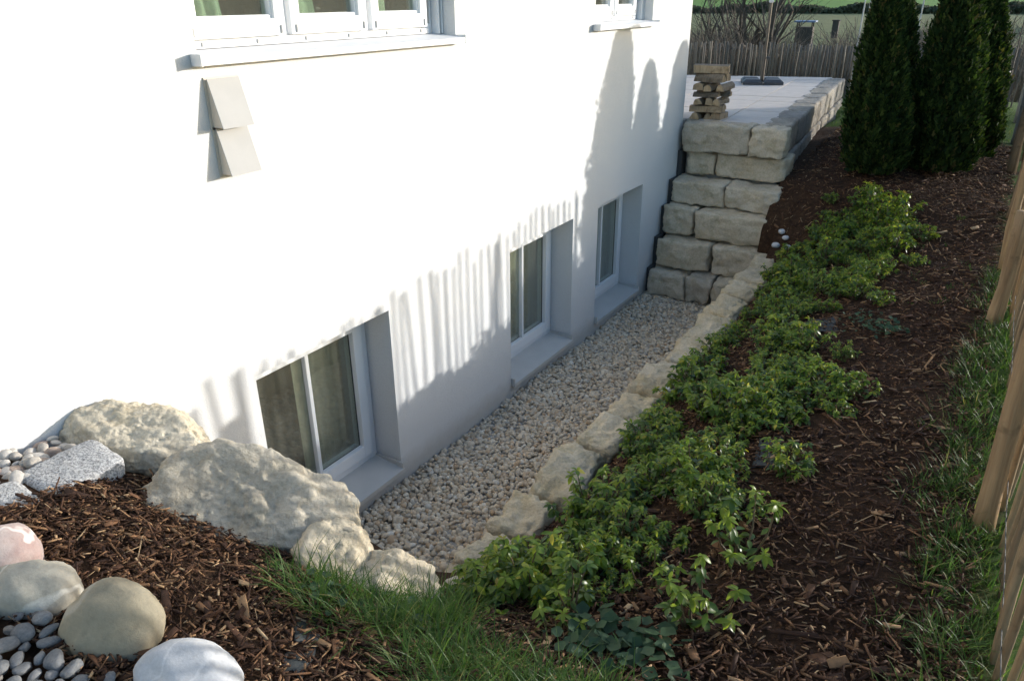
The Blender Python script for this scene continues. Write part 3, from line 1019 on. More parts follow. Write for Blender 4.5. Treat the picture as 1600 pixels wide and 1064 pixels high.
# gravel strip
def gravel():
    parts = []
    d = .0245
    gx = np.arange(.0, 1.24, d)
    gy = np.arange(-.75, 4.95, d)
    X, Y = np.meshgrid(gx, gy)
    X = X.ravel() + nrs.uniform(-.011, .011, X.size)
    Y = Y.ravel() + nrs.uniform(-.011, .011, Y.size)
    k = X > .008
    X, Y = X[k], Y[k]
    N = len(X)
    S = np.exp(nrs.normal(math.log(.0165), .24, N))[:, None] * np.stack([nrs.uniform(.95, 1.3, N), nrs.uniform(.75, 1.05, N), nrs.uniform(.55, .85, N)], -1)
    Z = nrs.uniform(-.012, .010, N) + .012 * np.sin(X * 5 + 1) * np.sin(Y * 3.1)
    T = np.stack([X, Y, Z], -1)
    Rm = euler_np(nrs.normal(0, .45, N), nrs.normal(0, .45, N), nrs.uniform(0, 6.3, N))
    V, F = ICO[1]
    V2, F2 = ICO[2]
    var = []
    for q in range(6):
        r = random.Random(q + 500)
        for (v, f) in ((V2, F2),):
            rad = np.ones(len(v))
            for _ in range(5):
                dd = np.array(Vector((r.gauss(0, 1), r.gauss(0, 1), r.gauss(0, 1))).normalized())
                dt = v @ dd
                rad = np.minimum(rad, np.where(dt > .05, r.uniform(.7, .92) / np.maximum(dt, .05), 9))
            var.append((v * rad[:, None], f))
    sel = nrs.randint(0, 6, N)
    for q in range(6):
        m = sel == q
        parts.append(scatter(var[q][0], var[q][1], Rm[m], S[m], T[m]))
    V, F = merge(parts)
    o = obj('gravel', np_mesh('gravel', V, F, True), mats='gravel')
    tag(o, 'pale rounded drainage gravel filling the strip below the basement windows', 'gravel', kind='stuff')
    b = MB().add([(0.002, -.9, -.014), (1.3, -.9, -.014), (1.3, 5.0, -.014), (.002, 5.0, -.014)], [(0, 1, 2, 3)])
    o = obj('gravel_base', b, mats='concrete')
    tag(o, 'bed under the drainage gravel', None, kind='structure')
gravel()

# ------------------------------------------------------------------ mulch, grass
def mulch(name, label, N, sampler, lenm, seed):
    """thin split chips lying on the soil"""
    rs = np.random.RandomState(seed)
    X, Y = sampler(rs, N)
    k = ~(in_pit(X - .06, Y) | (X < .03))
    X, Y = X[k], Y[k]
    N = len(X)
    Z = H(X, Y)
    e = .05
    nx, ny = (H(X + e, Y) - H(X - e, Y)) / (2 * e), (H(X, Y + e) - H(X, Y - e)) / (2 * e)
    L = np.exp(rs.normal(math.log(lenm), .66, N))
    Wd = np.minimum(L * .6, np.exp(rs.normal(math.log(lenm * .24), .4, N)))
    big = rs.uniform(0, 1, N) > .97
    L = np.where(big, np.clip(L * 1.9, .03, .085), L)
    Wd = np.where(big, L * rs.uniform(.25, .5, N), Wd)
    Th = np.where(big, .004, Wd * rs.uniform(.25, .6, N))
    base = np.array([(-.5, -.35, -.5), (.5, -.5, -.5), (.42, .5, -.5), (-.5, .4, -.5), (-.5, -.3, .5), (.48, -.4, .5), (.4, .45, .5), (-.44, .3, .5)])
    F = np.array([(0, 3, 2, 1), (4, 5, 6, 7), (0, 1, 5, 4), (1, 2, 6, 5), (2, 3, 7, 6), (3, 0, 4, 7)])
    az = rs.uniform(0, 6.3, N)
    R = euler_np(rs.normal(0, .4, N), rs.normal(0, .28, N), az)
    # follow the slope
    tl = euler_np(np.arctan(ny), -np.arctan(nx), np.zeros(N))
    R = tl @ R
    T = np.stack([X, Y, Z + rs.uniform(.0, .028, N)], -1)
    V, Fo = scatter(base, F, R, np.stack([L, Wd, Th], -1), T)
    o = obj(name, np_mesh(name, V, Fo), mats='bark_chips')
    tag(o, label, 'bark mulch', kind='stuff')

def smp_left(rs, n):
    X = rs.uniform(.40, 2.3, n)
    Y = rs.uniform(-2.2, -.72, n)
    k = ~((X > .75) & (X < 1.28) & (Y < -1.80))
    return X[k], Y[k]
def smp_right(rs, n):
    X = rs.uniform(1.13, 3.1, n)
    t = rs.uniform(0, 1, n) ** 1.9
    Y = -1.2 + t * 9.6
    k = (X > 1.42) | (Y > 4.9)
    return X[k], Y[k]
mulch('bark_mulch', 'reddish brown bark mulch between the boulders and the cobbles', 24000, smp_left, .023, 1)
mulch('bark_mulch', 'dark brown bark mulch on the planted bank beside the stake fence', 44000, smp_right, .026, 2)

def blade_base(nseg=3):
    V, F = [], []
    for i in range(nseg + 1):
        t = i / nseg
        wv = (1 - t) ** .7 * .5 if i < nseg else .02
        V += [(-wv, t * t * .55, t - .12 * t * t), (wv, t * t * .55, t - .12 * t * t)]
    for i in range(nseg):
        F.append((2 * i, 2 * i + 1, 2 * i + 3, 2 * i + 2))
    return np.array(V), np.array(F)

def grass(name, label, tufts, seed, hgt=.11, per=26, spread=.035):
    rs = np.random.RandomState(seed)
    tx = np.repeat(np.array([t[0] for t in tufts]), per)
    ty = np.repeat(np.array([t[1] for t in tufts]), per)
    ts = np.repeat(np.array([t[2] for t in tufts]), per)
    N = len(tx)
    dx, dy = rs.normal(0, spread, N), rs.normal(0, spread, N)
    X, Y = tx + dx * ts, ty + dy * ts
    Z = H(X, Y) - .005
    L = hgt * ts * rs.uniform(.4, 1.25, N)
    Wd = rs.uniform(.0035, .0065, N)
    az = np.arctan2(dy, dx) - PI / 2 + rs.normal(0, .7, N)
    lean = np.abs(rs.normal(.15, .35, N))
    R = euler_np(-lean, rs.normal(0, .15, N), az)
    V, F = blade_base()
    V, F = scatter(V, F, R, np.stack([Wd, L * rs.uniform(.5, 1.3, N), L], -1), np.stack([X, Y, Z], -1))
    o = obj(name, np_mesh(name, V, F), mats='grass_blade')
    tag(o, label, 'grass', kind='stuff')

def poly_in(x, y, P):
    c = False
    j = len(P) - 1
    for i in range(len(P)):
        if (P[i][1] > y) != (P[j][1] > y) and x < (P[j][0] - P[i][0]) * (y - P[i][1]) / (P[j][1] - P[i][1]) + P[i][0]:
            c = not c
        j = i
    return c
def tufts_in(P, n, seed, smin=.6, smax=1.3):
    r = random.Random(seed)
    xs = [p[0] for p in P]
    ys = [p[1] for p in P]
    out = []
    while len(out) < n:
        x, y = r.uniform(min(xs), max(xs)), r.uniform(min(ys), max(ys))
        if poly_in(x, y, P):
            out.append((x, y, r.uniform(smin, smax)))
    return out
grass('grass', 'tuft of fresh green grass below the boulders in the foreground',
      tufts_in([(1.14, -1.19), (1.28, -1.0), (1.42, -.88), (1.62, -.72), (1.72, -.95), (2.05, -.98), (2.3, -.95), (2.35, -1.2), (1.9, -1.3), (1.55, -1.16), (1.3, -1.24)], 210, 3), 7, .13, 26, .03)
fence_t = tufts_in([(3.0, -1.0), (3.2, -1.0), (3.2, 3.8), (3.05, 3.8), (2.97, 1.4), (2.95, .4)], 300, 5, .5, 1.2) + \
          tufts_in([(2.88, -.6), (3.05, -1.0), (3.0, 2.8), (2.9, 2.2), (2.84, .8)], 34, 6, .35, .8)
grass('grass', 'green grass growing along the foot of the stake fence', fence_t, 8, .11, 22, .035)
grass('grass', 'scattered grass seedlings in the mulch near the thujas', tufts_in([(2.5, 3.0), (3.0, 3.0), (3.0, 5.2), (2.6, 5.2)], 22, 9, .3, .7), 9, .09, 14, .03)
grass('grass', 'lawn beyond the thuja trees and stake fence', tufts_in([(1.0, 8.6), (3.0, 8.6), (3.0, 11.6), (.8, 11.6)], 500, 10, .5, .9), 10, .10, 16, .06)

# ------------------------------------------------------------------ leafy shrubs on the bank
def leaf_base(nl=5, droop=.35, fold=.18):
    V, F = [], []
    prof = [.06, .55, .92, 1.0, .66, .05]
    for i in range(nl + 1):
        t = i / nl
        wv = prof[i] * .5 * .46
        z = -droop * t * t
        V += [(-wv, t, z + fold * wv * 1.3), (0, t, z), (wv, t, z + fold * wv * 1.3)]
    for i in range(nl):
        a = 3 * i
        F += [(a, a + 1, a + 4, a + 3), (a + 1, a + 2, a + 5, a + 4)]
    return np.array(V), np.array(F)

def plant_layout(seed, nst, hgt, spread):
    """stems and leaf transforms of one shrub: list of (pos, azimuth, pitch, length, young)"""
    r = random.Random(seed)
    stems, leaves = [], []
    for s in range(nst):
        a = r.uniform(0, 6.3)
        d = spread * math.sqrt(r.random())
        top = Vector((math.cos(a) * d, math.sin(a) * d, hgt * r.uniform(.55, 1.1) * (1 - .35 * (d / spread) ** 2)))
        root = Vector((top.x * .25, top.y * .25, -.02))
        mid = (root + top) / 2 + Vector((r.uniform(-.02, .02), r.uniform(-.02, .02), 0))
        stems.append((root, mid, top))
        nr = r.randint(5, 8)
        yg = 1 if r.random() < .78 else 0
        a0 = r.uniform(0, 6.3)
        for q in range(nr):
            leaves.append((top, a0 + q * 2 * PI / nr + r.uniform(-.25, .25), r.uniform(-.65, .3), r.uniform(.026, .042), yg))
        for q in range(r.randint(0, 3)):
            leaves.append((top + Vector((0, 0, .006)), r.uniform(0, 6.3), r.uniform(.5, 1.0), r.uniform(.018, .028), 1))
        for q in range(r.randint(5, 10)):
            t = r.uniform(.3, .95)
            p = mid.lerp(top, (t - .45) / .5) if t > .5 else root.lerp(mid, t * 1.8)
            leaves.append((p, r.uniform(0, 6.3), r.uniform(-.65, .25), r.uniform(.024, .046), 0))
    return stems, leaves

LEAFV, LEAFF = leaf_base()
def plant_meshes(seed, nst, hgt, spread):
    stems, leaves = plant_layout(seed, nst, hgt, spread)
    sm = MB()
    for a, b, c in stems:
        sm.tube([a, b, c], [.0035, .003, .002], 4, cap=False)
    n = len(leaves)
    az = np.array([l[1] for l in leaves])
    pt = np.array([l[2] for l in leaves])
    L = np.array([l[3] for l in leaves])
    R = euler_np(pt, np.random.RandomState(seed).normal(0, .25, n), az)
    T = np.array([l[0][:] for l in leaves])
    V, F = scatter(LEAFV, LEAFF, R, L[:, None] * np.ones((1, 3)), T)
    mi = np.repeat(np.array([0 if l[4] else 1 for l in leaves]), len(LEAFF))
    fm = np_mesh('foliage', V, F, True, mi)
    setm(fm, ['leaf_young', 'leaf_old'])
    return setm(sm.mesh('stem'), 'plant_stem'), fm

PV = [plant_meshes(700 + k, rnd.randint(20, 30), .13 + .045 * (k % 3), .16) for k in range(7)]
SG = 'leafy evergreen shrubs covering the bank'
def shrub(k, x, y, s, label, group=SG):
    e = empty('shrub', (x, y, h(x, y)), (0, 0, rnd.uniform(0, 6.3)), label, 'shrub', group)
    e.scale = (s, s, s)
    sm, fm = PV[k % len(PV)]
    obj('stem', sm, e)
    obj('foliage', fm, e)
    return e
BED = [(1.52, -.5), (1.62, .0), (1.62, .6), (1.54, 1.2), (1.53, 2.0), (1.52, 3.0), (1.52, 3.8), (1.5, 4.6), (1.7, 5.1), (2.25, 5.1), (2.38, 4.6), (2.34, 3.5), (2.18, 2.9), (2.14, 2.1), (2.34, 1.5), (2.32, 1.1), (2.1, .7), (2.2, .35), (2.1, .0), (2.05, -.3), (1.95, -.52), (1.6, -.6)]
pp = poisson(1.3, 2.5, -.7, 5.1, .125, 210, 21, lambda x, y: poly_in(x, y, BED) and not (abs(x - 2.25) < .16 and abs(y - .82) < .18) and not (abs(x - 2.135) < .2 and abs(y - 2.6) < .22) and noise.noise(Vector((x * 2.6, y * 2.6, 7))) > -.18)
for k, (x, y) in enumerate(pp):
    side = 'along the low stone wall' if x < 1.85 else 'along the mulch'
    part = 'near the foreground grass' if y < .6 else ('halfway up the bank' if y < 2.6 else 'near the stone steps')
    shrub(k, x, y, rnd.uniform(.55, 1.15) * (.75 if noise.noise(Vector((x * 2.2, y * 2.2, 3))) < -.1 else 1), 'yellow green evergreen shrub on the side %s, %s' % (side, part))

for k, (x, y) in enumerate(((2.46, 1.28), (2.50, 1.5), (2.36, 2.05), (2.44, 3.0), (2.52, 3.9), (2.50, 4.5), (2.36, .62), (2.30, .3), (1.66, 5.2), (2.0, 5.25))):
    shrub(k + 3, x, y, rnd.uniform(.5, .85), 'small straggling evergreen shrub at the outer edge of the bank planting, against open mulch')

# foreground shrubs: every leaf its own part
LM = {}
for nm in ('leaf_young', 'leaf_old'):
    LM[nm] = setm(np_mesh('leaf', LEAFV, LEAFF, True), nm)
def near_shrub(seed, x, y, s, nst, label):
    e = empty('shrub', (x, y, h(x, y)), (0, 0, 0), label, 'shrub', 'shrubs in the foreground')
    e.scale = (s, s, s)
    stems, leaves = plant_layout(seed, nst, .21, .12)
    for a, b, c in stems:
        obj('stem', MB().tube([a, b, c], [.004, .0035, .0022], 5, cap=False), e, mats='plant_stem')
    r = random.Random(seed)
    for p, az, pt, L, yg in leaves:
        obj('leaf', LM['leaf_young' if yg else 'leaf_old'], e, p, (pt, r.gauss(0, .25), az), (L, L, L))
near_shrub(901, 2.37, -.02, 1.3, 9, 'yellow green shrub standing alone on the mulch right of the bank planting')
near_shrub(905, 2.33, -.46, 1.2, 9, 'low leafy shrub nearest the bottom edge of the picture')
near_shrub(909, 1.94, -.60, 1.1, 7, 'leafy shrub above the foreground grass, at the near edge of the planting')
near_shrub(913, 1.62, -.55, 1.1, 8, 'leafy shrub beside the last small boulder')
near_shrub(917, 2.12, -.30, .9, 6, 'small leafy shrub between the foreground grass and the lone yellow green shrub')

# creeping weeds with round leaves
def weeds(name, label, pts, seed, size=.026, per=26, spread=.06):
    rs = np.random.RandomState(seed)
    n = 9
    V = [(0, 0, 0)] + [(math.cos(2 * PI * k / n) * (1 + .12 * (-1) ** k), math.sin(2 * PI * k / n) * (1 + .12 * (-1) ** k), .18 + .06 * math.sin(k * 2.1)) for k in range(n)]
    F = [(0, 1 + k, 1 + (k + 1) % n) for k in range(n)]
    P = np.repeat(np.array(pts), per, 0)
    N = len(P)
    X = P[:, 0] + rs.normal(0, spread, N)
    Y = P[:, 1] + rs.normal(0, spread, N)
    S = size * rs.uniform(.4, 1.1, N)
    T = np.stack([X, Y, H(X, Y) + rs.uniform(.015, .06, N)], -1)
    V, F = scatter(np.array(V), np.array(F), euler_np(rs.normal(0, .4, N), rs.normal(0, .4, N), rs.uniform(0, 6.3, N)), S[:, None] * np.ones((1, 3)), T)
    o = obj(name, np_mesh(name, V, F, True), mats='weed_leaf')
    tag(o, label, 'weeds', kind='stuff')
weeds('creeping_weed', 'creeping round-leaved weeds in the mulch at the bottom of the picture', [(2.08, -.64), (2.18, -.7), (2.02, -.74), (2.24, -.62), (2.28, -.74), (2.14, -.82)], 4)
weeds('creeping_weed', 'feathery low weeds on the mulch right of the shrubs', [(2.42, 2.55), (2.5, 2.5), (2.36, 2.65), (2.56, 2.45)], 6, .014, 40, .06)
weeds('creeping_weed', 'small round weeds by the foot of the boulders', [(1.52, -1.0), (1.62, -.98), (1.36, -1.12)], 7, .018, 24, .05)

# loose stones on the bank
for k, (x, y, s, lab) in enumerate(((1.30, 4.78, .07, 'small white stone beside the steps, lowest of the little heap'), (1.37, 4.84, .06, 'small white stone beside the steps, right of the heap'),
                              (1.31, 4.92, .065, 'small white stone beside the steps, uppermost of the little heap'), (1.42, 4.72, .06, 'small white stone half under the shrubs by the steps'),
                              (1.43, 1.72, .075, 'single white stone lying on the low wall among the shrubs'))):
    o = obj('stone', rock_mesh('stone', 900 + k, 3, (s * 1.2, s, s * .75), 3, .05, .01), None, (x, y, max(h(x, y), .60) + s * .3), (0, 0, k), mats='cobble_white')
    tag(o, lab, 'stone', 'white stones on the bank')

# weed membrane showing through
def membrane(x, y, lx, ly, rz, label, seed):
    n = 10
    V, F = [], []
    r = random.Random(seed)
    for i in range(n + 1):
        for j in range(n + 1):
            a, b = (i / n - .5), (j / n - .5)
            s = 1 + .25 * noise.noise(Vector((a * 3, b * 3, seed)))
            px, py = a * lx * s, b * ly * s
            X = x + px * math.cos(rz) - py * math.sin(rz)
            Y = y + px * math.sin(rz) + py * math.cos(rz)
            V.append((X, Y, h(X, Y) + .010 + .014 * noise.noise(Vector((X * 16, Y * 16, seed)))))
    for i in range(n):
        for j in range(n):
            a = i * (n + 1) + j
            F.append((a, a + n + 1, a + n + 2, a + 1))
    o = obj('weed_membrane', np_mesh('weed_membrane', V, F, True), mats='membrane')
    md = o.modifiers.new('thickness', 'SOLIDIFY')
    md.thickness = .003
    tag(o, label, 'membrane', 'weed membrane showing through the mulch')
membrane(2.25, .80, .10, .30, .15, 'dark grey weed membrane showing beside the shrubs near the middle of the bank', 1)
membrane(2.14, 2.6, .16, .26, .3, 'dark grey weed membrane showing between shrubs halfway up the bank', 2)
membrane(1.42, -1.28, .07, .14, .9, 'strip of dark membrane in the mulch below the foreground grass', 3)
membrane(1.50, -1.38, .07, .16, .5, 'strip of dark membrane at the bottom edge of the picture', 4)

# ------------------------------------------------------------------ fences
def stake_mesh(seed, length, rad, n=8, mat='stake_wood', halfround=True):
    r = random.Random(seed)
    mb = MB()
    m = 5
    pts, rr = [], []
    bx, by = r.uniform(-.018, .018), r.uniform(-.012, .012)
    for i in range(m + 1):
        t = i / m
        pts.append((bx * math.sin(t * PI) * 1.0 + r.uniform(-.003, .003), by * math.sin(t * PI) + r.uniform(-.002, .002), t * length))
        rr.append(rad * (1.08 - .16 * t) * r.uniform(.93, 1.07))
    o = []
    for i, p in enumerate(pts):
        for k in range(n):
            a = 2 * PI * k / n
            cx, cy = math.cos(a) * rr[i], math.sin(a) * rr[i]
            if halfround:
                cx = max(cx, -.35 * rr[i])
            w_ = 1 + .10 * math.sin(k * 2.3 + seed)
            o.append((p[0] + cx * w_, p[1] + cy * w_, p[2]))
    fs = []
    for i in range(m):
        for k in range(n):
            fs.append((i * n + k, i * n + (k + 1) % n, (i + 1) * n + (k + 1) % n, (i + 1) * n + k))
    fs.append(tuple(range(n - 1, -1, -1)))
    fs.append(tuple(m * n + k for k in range(n)))
    mb.add(o, fs)
    me = mb.mesh('stake', True)
    return setm(me, mat)

def side_fence():
    e = empty('stake_fence', (3.12, 0, 1.3), label='split wooden stake fence running along the right side of the bank', cat='fence')
    ms = [stake_mesh(k, 1.03, .0108 + .0014 * (k % 3), 9, 'stake_wood', False) for k in range(10)]
    r = random.Random(77)
    y = -1.5
    while y < 11.6:
        x = 3.18 + r.uniform(-.012, .012)
        s = r.uniform(.92, 1.06)
        obj('stake', ms[r.randrange(10)], e, (x - 3.12, y, h(3.12, y) - 1.3 - .10), (r.gauss(0, .011), r.gauss(.0, .01), r.uniform(-.4, .4)), (1, r.uniform(.9, 1.15), s))
        y += r.uniform(.078, .092)
    for zz in (.15, .55):
        mb = MB()
        pts = [(3.158 - 3.12 + 0, -1.5 + i * .11, zz + .02 * math.sin(i) * .3 + h(3.12, -1.5 + i * .11) - 1.3) for i in range(120)]
        mb.tube(pts, [.0016] * len(pts), 4, cap=False)
        obj('wire', mb, e, mats='wire')
    # round posts on the bed side
    P = [(3.11, .48, .034, .98), (3.075, 2.79, .038, .66), (3.10, 3.9, .028, .86), (3.10, 5.2, .028, .84), (3.07, 6.9, .042, .80), (3.07, 8.6, .042, .9), (3.07, 10.2, .042, .9)]
    for k, (x, yy, rad, hh) in enumerate(P):
        me = stake_mesh(300 + k, hh + .1, rad, 14, 'post_wood' if k < 5 else 'grey_wood', False)
        obj('post', me, e, (x - 3.12, yy, h(x, yy) - 1.3 - .06), (.0, r.gauss(.0, .02), r.uniform(0, 6)))
side_fence()

def back_fence():
    e = empty('stake_fence', (0, 12.0, .9), label='weathered grey stake fence behind the paved terrace', cat='fence')
    ms = [stake_mesh(400 + k, .98, .0165, 7, 'grey_wood_dark') for k in range(10)]
    r = random.Random(78)
    x = -3.4
    while x < 3.0:
        obj('stake', ms[r.randrange(10)], e, (x, r.uniform(-.02, .02), h(x, 12) - .9 - .12 + r.uniform(-.04, .02)), (r.gauss(0, .012), r.gauss(0, .014), r.uniform(0, 6.3)), (r.uniform(.85, 1.3), r.uniform(.85, 1.3), 1))
        x += r.uniform(.044, .066)
    for zz in (.2, .75):
        pts = [(-3.4 + i * .2, -.02 + (.02 if i % 2 else 0), h(-3.4 + i * .2, 12) - .9 + zz) for i in range(33)]
        obj('wire', MB().tube(pts, [.002] * 33, 4, cap=False), e, mats='wire')
back_fence()

# ------------------------------------------------------------------ thuja trees
def thuja_mesh(seed, height, rad, lean):
    rs = np.random.RandomState(seed)
    N = 21000
    # heights weighted to the wide lower part
    t = rs.beta(1.05, 1.55, N)
    def prof(t):
        return np.where(t < .2, .80 + .2 * np.sin(t / .2 * PI / 2), np.clip(1 - (t - .2) / .8, 0, 1) ** .48)
    az = rs.uniform(0, 2 * PI, N)
    lob = 1 + .12 * np.sin(az * 5 + t * 7 + seed) + .10 * np.sin(az * 11 - t * 13 + seed * 2) + .08 * np.sin(az * 7 + t * 29) + np.where(rs.uniform(0, 1, N) > .97, rs.uniform(0, .22, N), 0)
    q = rs.uniform(0, 1, N) ** .38
    rr = rad * prof(t) * lob * q
    X, Y, Z = rr * np.cos(az) + lean[0] * t ** 1.2, rr * np.sin(az) + lean[1] * t ** 1.2, .04 + t * (height - .12)
    # a spray: flat fan of scale leaves, four triangles
    V = np.array([(0, 0, 0), (-.30, .10, .42), (-.12, .06, .62), (-.16, .1, .9), (0, .12, 1.05), (.14, .1, .84), (.12, .06, .60), (.32, .1, .38)])
    F = np.array([(0, 2, 1), (0, 4, 3), (0, 6, 5), (0, 7, 6), (0, 3, 2), (0, 5, 4)])
    S = rs.uniform(.04, .085, N) * (1 - .35 * t)
    out = rs.normal(.42, .28, N)
    R = euler_np(-out, rs.normal(0, .3, N), az - PI / 2 + rs.normal(0, .5, N)) @ euler_np(np.zeros(N), np.zeros(N), rs.uniform(-1.2, 1.2, N))
    V, F = scatter(V, F, R, S[:, None] * np.ones((1, 3)), np.stack([X, Y, Z], -1))
    return setm(np_mesh('crown', V, F), 'thuja')
TG = 'thuja trees at the end of the bank'
def thuja(seed, x, y, height, rad, lean, label):
    e = empty('thuja_tree', (x, y, h(x, y)), (0, 0, 0), label, 'tree', TG)
    obj('crown', thuja_mesh(seed, height, rad, lean), e)
    tm = MB().tube([(0, 0, -.05), (lean[0] * .4, lean[1] * .4, height * .5), (lean[0], lean[1], height * .93)], [.04, .03, .008], 7)
    obj('trunk', tm, e, mats='bark_dark')
thuja(1, 1.90, 5.80, 1.85, .265, (-.18, 0), 'conical dark green thuja nearest the terrace wall')
thuja(2, 2.40, 6.30, 1.98, .335, (-.10, .0), 'broad conical thuja in the middle of the row')
thuja(3, 2.60, 7.25, 1.75, .29, (-.05, 0), 'thuja partly hidden behind the middle one, closest to the stake fence')
thuja(4, 2.36, 7.9, 1.80, .36, (0, 0), 'thuja standing farthest back, behind the middle one')

thuja(5, 1.66, 7.6, 1.72, .34, (0, 0), 'thuja hidden behind the one nearest the terrace wall')

# ------------------------------------------------------------------ things on the terrace
def parasol():
    e = empty('parasol_stand', (-.27, 9.62, TZ), (0, 0, .35), 'dark parasol stand with weighted base plates on the terrace', 'parasol stand')
    for k, (cx, cy) in enumerate(((-.15, -.13), (.15, -.13), (-.15, .15), (.15, .15))):
        mb = MB()
        a, b, z = .135, .125, .075
        vs = [(-a, -b, .004), (a, -b, .004), (a, b, .004), (-a, b, .004), (-a, -b, .04), (a, -b, .04), (a, b, .04), (-a, b, .04),
              (-a + .04, -b + .04, z), (a - .04, -b + .04, z), (a - .04, b - .04, z), (-a + .04, b - .04, z)]
        fs = [(3, 2, 1, 0), (8, 9, 10, 11)]
        for o in (0, 4):
            for q in range(4):
                fs.append((o + q, o + (q + 1) % 4, o + 4 + (q + 1) % 4, o + 4 + q))
        mb.add(vs, fs)
        obj('base_plate', mb, e, (cx, cy, 0), mats='parasol_base')
    obj('cross_frame', MB().box((-.29, -.012, .002), (.29, .012, .03)).box((-.013, -.28, .003), (.013, .28, .031)), e, mats='pole_metal')
    obj('sleeve', MB().tube([(0, 0, .0), (0, 0, .42)], [.028, .028], 12), e, mats='pole_metal')
    obj('pole', MB().tube([(0, 0, .05), (0, 0, 2.3)], [.021, .021], 12), e, mats='pole_metal')
    obj('clamp_knob', MB().tube([(.02, 0, .36), (.075, 0, .36)], [.012, .016], 8), e, mats='pole_metal')
    obj('crank_housing', MB().box((-.03, -.035, 1.10), (.03, .035, 1.20), bev=.01), e, mats='sack_white')
parasol()

def log_mesh(seed, ln, wdt, hgt):
    """split log along x: quarter or half section with bark on one side"""
    r = random.Random(seed)
    n = 7
    sec = []
    typ = seed % 3
    for k in range(n):
        a = PI * k / (n - 1)
        sec.append((math.cos(a) * wdt / 2 * r.uniform(.93, 1.05), math.sin(a) * hgt * r.uniform(.9, 1.02)))
    if typ == 0:
        sec = [(-wdt / 2, .0), (wdt / 2, .004), (wdt * .46, hgt * .8), (wdt * .1, hgt), (-wdt * .42, hgt * .85)]
    n = len(sec)
    mb = MB()
    vs = []
    m = 4
    for i in range(m + 1):
        t = i / m
        for y, z in sec:
            vs.append(((t - .5) * ln + (r.uniform(-.008, .008) if i in (0, m) else 0), y + r.uniform(-.003, .003), z + r.uniform(-.003, .003)))
    fs, mi = [], []
    for i in range(m):
        for k in range(n):
            mb_i = 1 if (typ != 0 and k < n - 1) else (1 if k == 3 else 0)
            fs.append((i * n + k, i * n + (k + 1) % n, (i + 1) * n + (k + 1) % n, (i + 1) * n + k))
            mi.append(mb_i)
    fs.append(tuple(range(n)))
    fs.append(tuple(m * n + k for k in range(n - 1, -1, -1)))
    mi += [0, 0]
    for f, q in zip(fs, mi):
        mb.f.append(f)
        mb.m.append(q)
    mb.v = vs
    return setm(mb.mesh('split_log'), ['log_wood', 'log_bark'])

def logs():
    r = random.Random(14)
    z = TZ + .002
    k = 0
    x0, y0 = .20, 5.86
    lay = [.075, .075, .08, .065, .085, .085]
    for li, hh in enumerate(lay):
        n = 3
        for q in range(n):
            k += 1
            off = (q - 1) * .112 + r.uniform(-.008, .008)
            wd = .104 * r.uniform(.72, 1.12)
            me = log_mesh(k * 2 + li, r.uniform(.24, .38), wd, hh * r.uniform(.78, 1.0))
            if li % 2:
                loc, rz = (x0 + r.uniform(-.015, .015), y0 + off, z), r.gauss(0, .08)
            else:
                loc, rz = (x0 + off, y0 + r.uniform(-.02, .02), z), PI / 2 + r.gauss(0, .09)
            o = obj('split_log', me, None, (loc[0] + r.uniform(-.02, .02), loc[1] + r.uniform(-.02, .02), loc[2]), (r.uniform(-.1, .1), r.uniform(-.03, .03), rz))
            tag(o, 'split firewood log in the crisscross stack by the house corner', 'log', 'firewood logs stacked on the terrace')
        z += hh
    for ang, loc, ln, wd, hh, lab in ((.15, (.19, 5.80, z), .36, .13, .085, 'topmost thick split log on the firewood stack'),
                                      (.3, (.13, 5.93, z), .28, .09, .07, 'short log lying behind the topmost log of the firewood stack')):
        o = obj('split_log', log_mesh(99 + int(ln * 100), ln, wd, hh), None, loc, (0, 0, ang))
        tag(o, lab, 'log', 'firewood logs stacked on the terrace')
logs()

# ------------------------------------------------------------------ beyond the terrace
def branchy(seed, height, nst, rad, lean=.25, depth=4, spread=.55, minr=.0035):
    r = random.Random(seed)
    mb = MB()
    def grow(p, d, ln, rd, lev):
        n = 3
        pts, rr = [p], [rd]
        for i in range(n):
            d = (d + Vector((r.gauss(0, .13), r.gauss(0, .13), r.gauss(.04, .08)))).normalized()
            p = p + d * ln / n
            pts.append(p)
            rr.append(rd * (1 - .45 * (i + 1) / n))
        mb.tube(pts, rr, 5 if lev < 2 else 3, cap=False)
        if lev >= depth:
            return
        for _ in range(r.randint(3, 4) if lev < depth - 1 else r.randint(3, 5)):
            i = r.randint(1, n)
            nd = (d + Vector((r.gauss(0, spread), r.gauss(0, spread), r.gauss(.15, .3)))).normalized()
            grow(pts[i], nd, ln * r.uniform(.5, .75), max(rr[i] * .62, minr), lev + 1)
    for s in range(nst):
        a = r.uniform(0, 6.3)
        grow(Vector((math.cos(a) * .08, math.sin(a) * .08, -.1)), Vector((math.cos(a) * lean, math.sin(a) * lean, 1)).normalized(), height * r.uniform(.4, .55), rad * r.uniform(.6, 1), 1)
    return mb.mesh('branches')

